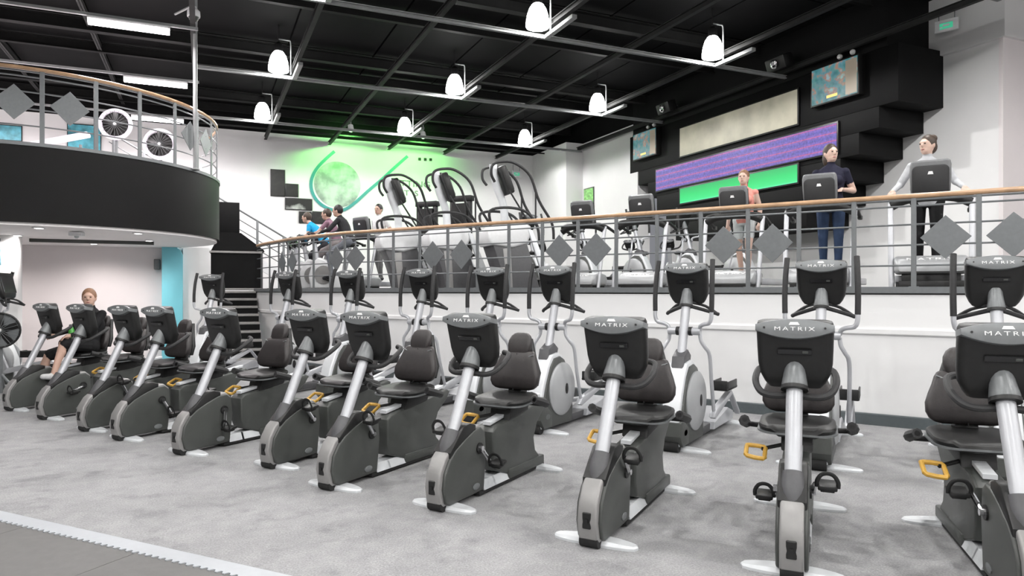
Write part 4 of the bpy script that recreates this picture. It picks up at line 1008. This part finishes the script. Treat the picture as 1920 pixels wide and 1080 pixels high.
# ------------------------------------------------------------------ upright bikes at the left of the raised floor
def make_upright():
    t = thing('upright_bike', '', 'exercise bike', group='upright bikes on the raised floor')
    prof = [(-.10, .06), (-.14, .3), (-.06, .55), (.06, .66), (.22, .60), (.36, .42), (.52, .36), (.60, .2), (.58, .06)]
    bm = NB(); prism(bm, prof, -.10, .10, 'x', .03, 3); obj('body', bm, M['white'], t)
    for s in (-1, 1):
        bm = NB(); lathe(bm, [(.19, 0), (.18, .03), (.0, .035)], 24, Matrix.Translation((s * .09, .18, .32)) @ Matrix.Rotation(rad(90 * s), 4, 'Y')); obj('side_disc', bm, M['silverdk'], t)
        bm = NB(); tube(bm, [(s * .13, .20, .32), (s * .14, .20 + s * .13, .32 - s * .1)], .014, 8); o = obj('crank_arm', bm, M['chrome'], t)
        bm = pedal_bm(); xform(bm.verts, Matrix.Translation((s * .19, .20 + s * .13, .32 - s * .1))); obj('pedal', bm, M['black'], o)
    foot(t, -.05, .22, 'front_foot'); foot(t, .95, .22, 'rear_foot')
    bm = NB(); bx(bm, -.06, .06, .4, .98, .03, .11, .012); obj('base_beam', bm, M['silver'], t)
    bm = NB(); tube(bm, [(0, .02, .55), (0, -.06, .98)], .045, 12); obj('mast', bm, M['silver'], t)
    bm = NB(); tube(bm, [(0, .55, .3), (0, .68, .85)], .04, 12); obj('seat_post', bm, M['silver'], t)
    bm = NB(); ell(bm, (0, .72, .90), (.12, .15, .045)); ell(bm, (0, .56, .905), (.04, .12, .03)); obj('saddle', bm, M['black'], t)
    console(t, (0, -.07, 1.06), 30, .62)
    hp = smoothpath([(-.04, -.04, .94), (-.2, -.02, .98), (-.24, .06, 1.06), (-.22, .2, 1.16)], 4)
    bm = NB(); tube(bm, hp, .018, 8); tube(bm, [Vector((-p.x, p.y, p.z)) for p in hp], .018, 8); obj('handlebar', bm, M['grip'], t)
    return t
UPS = [(-4.64, 15.0, 98, 'white upright bike ridden by person in blue shirt'), (-4.25, 14.35, 98, 'white upright bike ridden by person in mauve shirt'), (-3.86, 13.72, 98, 'white upright bike ridden by person in dark top'), (-4.95, 15.65, 98, 'white upright bike, leftmost and unused on the raised floor')]
up0 = make_upright(); UP = []
for i, (x, y, yaw, lab) in enumerate(UPS):
    if i == 0: u = up0; u['label'] = lab; u.location = (x, y, MZ); u.rotation_euler = (0, 0, -rad(yaw))
    else: dup(up0, (x, y, MZ), -rad(yaw), lab)
# machines standing behind the treadmills
for k, (x, y, yaw, lab) in enumerate(((1.5, 15.3, -40, 'silver machine behind the leftmost treadmill'), (2.6, 14.9, -40, 'silver machine seen between the two unused treadmills'), (3.6, 14.6, -40, 'silver machine behind the second treadmill from left'), (.35, 15.5, -40, 'silver machine behind the right stair climber'), (4.6, 14.4, -40, 'silver machine behind the middle treadmill'))):
    place_el(x, y, yaw, lab.replace('machine', 'elliptical trainer'), MZ, 'ellipticals behind the treadmills')
for k, (x, y, yaw, lab) in enumerate(((.75, 16.6, 40, 'white upright bike in the rear row, leftmost one behind the treadmills'), (1.75, 16.3, 30, 'white upright bike in the rear row, second from left behind the treadmills'), (2.75, 16.0, 35, 'white upright bike in the rear row, third from left behind the treadmills'), (3.6, 15.8, 30, 'white upright bike in the rear row, rightmost one behind the treadmills'))):
    dup(up0, (x, y, MZ), -rad(yaw), lab, 'upright bikes in the rear row')
for k, (x, y, lab) in enumerate(((-1.05, 14.3, 'black cable machine between the middle and right stair climbers'), (-1.85, 15.2, 'black cable machine between the left and middle stair climbers'))):
    t = thing('cable_machine', lab, 'gym machine', (x, y, MZ), rad(-25))
    for s in (-1, 1):
        bm = NB(); bx(bm, s * .2 - .04, s * .2 + .04, -.05, .05, 0, 1.9, .008); obj('upright', bm, M['black'], t)
    bm = NB(); bx(bm, -.27, .27, -.08, .08, 1.85, 1.96, .01); obj('top_beam', bm, M['black'], t)
    for j in range(8):
        bm = NB(); bx(bm, -.15, .15, -.06, .06, .2 + j * .07, .262 + j * .07, .004); obj('weight_plate', bm, M['shroud'], t)
    bm = NB(); bx(bm, -.17, .17, -.09, -.06, 1.2, 1.8); obj('guard', bm, M['black'], t)
    bm = NB(); bx(bm, -.3, .3, -.3, .4, 0, .08, .01); obj('base_frame', bm, M['black'], t)
    bm = NB(); box(bm, (0, -.14, .98), (.28, .08, .25), .02); obj('pad', bm, M['leather'], t)
fan('round fan with black guard at the far left edge', (-7.02, 9.5, 0), rad(25), .235, .90, 'black', .014, 'rail')
# ------------------------------------------------------------------ people
def V(*a): return Vector(a)
def person(label, J, cols, loc, rz, h=1.7, hair='short', hairm=None, scale=1.0, turn=0, female=False, group=None):
    """J: joints in a frame that faces -y; keys pelvis chest neck head, and L/R: sh el wr hip kn an toe"""
    t = thing('person', label, 'person', loc, rz)
    t.scale = (scale,) * 3
    prims = []   # (kind, a, b, ra, rb, mat)
    SH, SK, PA, SO = 0, 1, 2, 3
    bm = NB()
    def cap(a, b, ra, rb, m):
        a, b = Vector(a), Vector(b)
        d = (b - a); L = d.length; n = 10; d.normalize()
        u = d.orthogonal().normalized(); w = d.cross(u); rs = []
        st = [(-1, .05), (-.8, .6), (-.45, .89), (0, 1)]
        for o, f in st: rs.append((a + d * o * ra, ra * f))
        for o, f in reversed(st): rs.append((b - d * o * rb, rb * f))
        rings(bm, [[p + u * (r * math.cos(2 * math.pi * k / n)) + w * (r * math.sin(2 * math.pi * k / n)) for k in range(n)] for p, r in rs])
        prims.append((a, b, ra, rb, m))
    def E(c, s, m, Mx=None):
        ell(bm, c, s, Mx, 14, 10); r = sum(s) / 3; prims.append((Vector(c), Vector(c) + Vector((0, 0, 1e-4)), r, r, m))
    pel, ch, nk, hd = [Vector(J[k]) for k in ('pelvis', 'chest', 'neck', 'head')]
    # torso
    ax = [(pel + (pel - ch).normalized() * .10, .125, .10), (pel, .165, .115), (pel.lerp(ch, .45), .138 if female else .15, .098), (ch, .165, .115), (ch.lerp(nk, .45), .17, .10), (ch.lerp(nk, .78), .135, .075), (nk, .06, .058)]
    rs = []
    for i, (c, wx, wy) in enumerate(ax):
        d = (ax[min(i + 1, len(ax) - 1)][0] - ax[max(i - 1, 0)][0]).normalized(); fy = V(1, 0, 0).cross(d).normalized() * -1
        rs.append([c + V(1, 0, 0) * (wx * math.cos(2 * math.pi * k / 18)) + fy * (wy * math.sin(2 * math.pi * k / 18)) for k in range(18)])
    rings(bm, rs)
    for i in range(len(ax) - 1):
        m = PA if i < 1 else SH
        prims.append((ax[i][0], ax[i + 1][0], (ax[i][1] + ax[i][2]) / 2, (ax[i + 1][1] + ax[i + 1][2]) / 2, m))
    if female:
        up = (nk - ch).normalized()
        for s in (-1, 1): E(ch + V(s * .075, -.085, .01), (.07, .06, .065), SH)
    # neck and head
    cap(nk - (nk - ch).normalized() * .02, hd - V(0, 0, .05), .055, .052, SK)
    Mh = RZ(turn)
    H = lambda x, y, z: hd + Mh @ V(x, y, z)
    E(hd, (.078, .096, .110), SK, Mh); E(H(0, -.022, -.058), (.059, .069, .065), SK, Mh); E(H(0, -.045, -.085), (.034, .036, .03), SK, Mh)
    E(H(0, -.100, -.012), (.013, .018, .024), SK, Mh); E(H(0, -.088, .028), (.045, .012, .014), SK, Mh)
    for s in (-1, 1): E(H(s * .076, .008, -.01), (.012, .022, .032), SK, Mh)
    slv = cols.get('sleeve', .5)
    for s, k in ((-1, 'L'), (1, 'R')):
        sh, el, wr = [Vector(J[x + k]) for x in ('sh', 'el', 'wr')]
        E(sh, (.054, .054, .052), SH)
        mid = sh.lerp(el, slv if slv < 1 else .999)
        cap(sh, mid, .052, .046, SH if slv > 0 else SK)
        cap(mid, el, .045, .040, SK if slv < 1 else SH)
        if slv >= 2: cap(el, wr, .040, .031, SH)
        else: cap(el, wr, .039, .027, SK)
        d = (wr - el).normalized(); lat = d.cross(V(0, 0, 1)); lat = lat.normalized() if lat.length > .1 else V(1, 0, 0)
        nrm = lat.cross(d).normalized()
        if nrm.z > 0: nrm = -nrm
        pc = wr + d * .05
        cap(wr + d * .01, wr + d * .055, .026, .028, SK)
        for j, (o, L) in enumerate(((-.03, .060), (-.010, .072), (.010, .068), (.030, .052))):
            b0 = wr + d * .07 + lat * (o * .8); b1 = b0 + d * (L * .5) + nrm * .006 + lat * (o * .15); b2 = b1 + d * (L * .38) + nrm * .026
            cap(b0, b1, .0098, .0092, SK); cap(b1, b2, .0092, .008, SK)
        ts = -1 if lat.dot(V(s, 0, 0)) > 0 else 1
        b0 = wr + d * .03 + lat * ts * .024; b1 = b0 + d * .03 + lat * ts * .02 + nrm * .012; b2 = b1 + d * .028 + nrm * .014
        cap(b0, b1, .0125, .011, SK); cap(b1, b2, .011, .009, SK)
        hp, kn, an, toe = [Vector(J[x + k]) for x in ('hip', 'kn', 'an', 'toe')]
        lg = cols.get('leg', 2)     # 2 long trousers, 1 shorts
        E(hp + V(s * .01, .02, 0), (.09, .10, .10), PA)
        if lg >= 2:
            cap(hp, kn, .086, .060, PA); cap(kn, an, .058, .042, PA); cap(kn.lerp(an, .28) + V(0, .012, 0), kn.lerp(an, .5), .056, .05, PA)
        else:
            mid = hp.lerp(kn, .6 * lg); cap(hp, mid, .09, .078, PA); cap(mid, kn, .068, .054, SK); cap(kn, an, .05, .036, SK); cap(kn.lerp(an, .28) + V(0, .012, 0), kn.lerp(an, .5), .052, .045, SK)
        cap(an - V(0, 0, .02), toe, .042, .034, SO); cap(an + (an - toe).normalized() * .03 - V(0, 0, .03), an - V(0, 0, .03), .036, .04, SO)
    me = bpy.data.meshes.new('body'); bmesh.ops.recalc_face_normals(bm, faces=bm.faces[:]); bm.to_mesh(me); bm.free()
    tmp = bpy.data.objects.new('tmp', me); COL.objects.link(tmp)
    md = tmp.modifiers.new('r', 'REMESH'); md.mode = 'VOXEL'; md.voxel_size = .0085
    sm = tmp.modifiers.new('s', 'SMOOTH'); sm.factor = .5; sm.iterations = 3
    dg = bpy.context.evaluated_depsgraph_get(); dg.update()
    out = bpy.data.meshes.new_from_object(tmp.evaluated_get(dg)); bpy.data.objects.remove(tmp)
    out.materials.clear()
    for k in ('shirt', 'skin', 'pants', 'shoes'): out.materials.append(cols[k])
    n = len(out.polygons); cen = np.empty(n * 3, np.float32); out.polygons.foreach_get('center', cen); cen = cen.reshape(-1, 3)
    best = np.full(n, 1e9, np.float32); idx = np.zeros(n, np.int32)
    for a, b, ra, rb, m in prims:
        a = np.array(a, np.float32); b = np.array(b, np.float32); d = b - a
        tt = np.clip(((cen - a) @ d) / max(float(d @ d), 1e-9), 0, 1)
        ds = np.linalg.norm(cen - (a + tt[:, None] * d), axis=1) - (ra + (rb - ra) * tt)
        k = ds < best; best[k] = ds[k]; idx[k] = m
    out.polygons.foreach_set('material_index', idx)
    out.polygons.foreach_set('use_smooth', np.ones(n, bool))
    out.name = 'body'
    o = link(bpy.data.objects.new('body', out), t)
    # hair, eyes, mouth
    bm = NB(); c = H(0, .016, .022); ell(bm, c, (.086, .099, .108), Mh, 18, 12)
    if hair == 'bun': ell(bm, H(0, .095, .085), (.052, .048, .05)); ell(bm, H(0, .05, -.02), (.082, .07, .09), Mh)
    if hair == 'pony': tube(bm, smoothpath([H(0, .09, .05), H(0, .15, .03), H(0, .15, -.08), H(0, .12, -.17)], 4), [.03] * 4 + [.035] * 4 + [.028] * 4 + [.01], 10)
    if hair == 'long': ell(bm, H(0, .045, -.06), (.083, .065, .12), Mh)
    hm = obj('hair', bm, hairm, t); 
    for s in (-1, 1):
        bm = NB(); ell(bm, H(s * .031, -.091, .008), (.011, .007, .007), Mh, 10, 6); obj('eye', bm, M['eye'], t)
    bm = NB(); ell(bm, H(0, -.087, -.060), (.022, .010, .007), Mh, 10, 6); obj('mouth', bm, M['lips'], t)
    return t
def walk_pose(step=.16, lean=.02, arms='swing', turn=0):
    J = dict(pelvis=(0, 0, .94), chest=(0, -lean, 1.22), neck=(0, -lean * 1.3, 1.44), head=(0, -lean * 1.3 - .02, 1.585))
    for s, k in ((-1, 'L'), (1, 'R')):
        J['hip' + k] = (s * .09, 0, .92); J['kn' + k] = (s * .09, -.05 - s * step * .4, .50); J['an' + k] = (s * .085, .03 - s * step, .09 if s > 0 else .10); J['toe' + k] = (s * .10, -.12 - s * step, .04)
        J['sh' + k] = (s * .168, -lean, 1.345)
        if arms == 'swing': J['el' + k] = (s * .25, .05 + s * .08, 1.12); J['wr' + k] = (s * .22, -.14 + s * .08, .98)
        if arms == 'bent': J['el' + k] = (s * .26, .08, 1.11); J['wr' + k] = (s * .15, -.14, 1.10)
        if arms == 'down': J['el' + k] = (s * .23, .03, 1.10); J['wr' + k] = (s * .24, -.06, .86)
        if arms == 'rail': J['el' + k] = (s * .29, -.02, 1.13); J['wr' + k] = (s * .36, -.24, 1.03)
    return J
def cloth(name, c, r=.8): return mat(name, c, r, var=.10, scale=18, bump=.1, bscale=60, spec=.2)
skin2 = mat('fair_skin', (.62, .43, .35), .5, var=.05)
hb = mat('brown_hair', (.045, .028, .018), .55, var=.25, scale=60); hbl = mat('black_hair', (.012, .010, .010), .5, var=.3, scale=60); hr = mat('reddish_hair', (.22, .11, .06), .55, var=.2, scale=60)
shoew = cloth('white_shoe', (.6, .6, .6)); shoed = cloth('dark_shoe', (.03, .03, .035))
def on_tm(i, d, lat=0):
    p, a = TM[i]; return (p[0] + d * math.sin(a) + lat * math.cos(a), p[1] + d * math.cos(a) - lat * math.sin(a), MZ + .192), -a
l, r = on_tm(0, .98, -.02)
person('woman in light grey top and black leggings on the rightmost treadmill', walk_pose(.12, .03, 'rail'), dict(shirt=cloth('light_grey_top', (.50, .51, .53)), skin=skin2, pants=cloth('black_leggings', (.012, .012, .013)), shoes=shoed, sleeve=2), l, r, hair='bun', hairm=hb, scale=1.06, turn=-35, female=True)
l, r = on_tm(1, .82, .06)
person('woman in navy top and blue jeans on the second treadmill from right', walk_pose(.05, .01, 'bent'), dict(shirt=cloth('navy_top', (.018, .018, .035)), skin=skin2, pants=cloth('blue_jeans', (.03, .05, .10)), shoes=shoed, sleeve=.55), l, r + rad(8), hair='long', hairm=hb, scale=1.09, turn=30, female=True)
l, r = on_tm(2, .85, .02)
person('woman in coral top and pale shorts on the middle treadmill', walk_pose(.14, .02, 'down'), dict(shirt=cloth('coral_top', (.72, .30, .25)), skin=skin2, pants=cloth('pale_shorts', (.62, .66, .66)), shoes=shoew, sleeve=.0, leg=1), l, r, hair='pony', hairm=hr, scale=1.0, turn=0, female=True)
# man standing behind the left stair climber
person('dark-haired man in white shirt on the treadmill left of the stair climbers', walk_pose(.1, .02, 'bent'), dict(shirt=cloth('white_shirt', (.72, .72, .72)), skin=M['skin'], pants=cloth('grey_trousers', (.2, .2, .2)), shoes=shoed, sleeve=.6), *on_tm(5, .84, .02), hair='short', hairm=hbl, scale=1.0, turn=10)
def ride_pose(lean=.22):
    """seated on an upright bike whose saddle is at (0,.72,.94), bars at (.22,.2,1.16)"""
    J = dict(pelvis=(0, .70, 1.02), chest=(0, .70 - lean, 1.30), neck=(0, .70 - lean * 1.6, 1.49), head=(0, .70 - lean * 1.9 - .03, 1.63))
    for s, k in ((-1, 'L'), (1, 'R')):
        J['hip' + k] = (s * .09, .68, .99); J['kn' + k] = (s * .11, .30, .86 if s < 0 else .74); J['an' + k] = (s * .15, .26 + s * .12, .50 if s < 0 else .33); J['toe' + k] = (s * .17, .10 + s * .12, .44 if s < 0 else .26)
        J['sh' + k] = (s * .18, .70 - lean * 1.45, 1.43); J['el' + k] = (s * .24, .36, 1.23); J['wr' + k] = (s * .22, .20, 1.19)
    return J
for (i, label, shirt, pants, hm, sl) in ((0, 'person in bright blue shirt riding an upright bike', (.02, .33, .62), (.03, .03, .035), hb, .6), (1, 'person in mauve shirt riding an upright bike', (.27, .16, .21), (.3, .27, .27), hb, .6), (2, 'person in dark top riding an upright bike', (.03, .03, .033), (.14, .15, .17), hbl, 2)):
    x, y, yaw, _ = UPS[i]
    person(label, ride_pose(.24 if i == 0 else .12), dict(shirt=cloth('shirt_cloth', shirt), skin=M['skin'], pants=cloth('pants_cloth', pants), shoes=shoed, sleeve=sl), (x, y, MZ), -rad(yaw), hair='short', hairm=hm, scale=.97, turn=0)
# man in black on the leftmost recumbent bike
J = dict(pelvis=(0, .93, .72), chest=(0, 1.0, 1.0), neck=(0, .96, 1.205), head=(0, .93, 1.35))
for s, k in ((-1, 'L'), (1, 'R')):
    J['hip' + k] = (s * .09, .90, .72); J['kn' + k] = (s * .13, .55 if s > 0 else .50, .78 if s > 0 else .62); J['an' + k] = (s * .165, .40 + (.02 if s > 0 else -.05), .40 if s > 0 else .24); J['toe' + k] = (s * .165, .28 + (.02 if s > 0 else -.05), .39 if s > 0 else .21)
    J['sh' + k] = (s * .18, 1.0, 1.14); J['el' + k] = (s * .24, .84, .93); J['wr' + k] = (s * .19, .62, .88)
x, y, yaw, _, _ = BIKES[0]
person('man in black seated on the leftmost recumbent bike', J, dict(shirt=cloth('black_jumper', (.010, .010, .011)), skin=M['skin'], pants=cloth('black_shorts', (.012, .012, .013)), shoes=shoew, sleeve=2, leg=1.55), (x, y, 0), -rad(yaw), hair='short', hairm=hr, scale=1.0, turn=54)
t = thing('water_bottle', 'small green bottle beside the leftmost recumbent bike mast', 'bottle', (x + .36, y + .62, .80), 0)
bm = NB(); lathe(bm, [(.032, 0), (.035, .01), (.035, .13), (.02, .17), (.015, .18)], 14); obj('flask', bm, mat('green_bottle_plastic', (.10, .42, .08), .3, var=.1), t)
bm = NB(); lathe(bm, [(.017, .178), (.017, .205), (.01, .21)], 12); obj('lid', bm, M['black'], t)
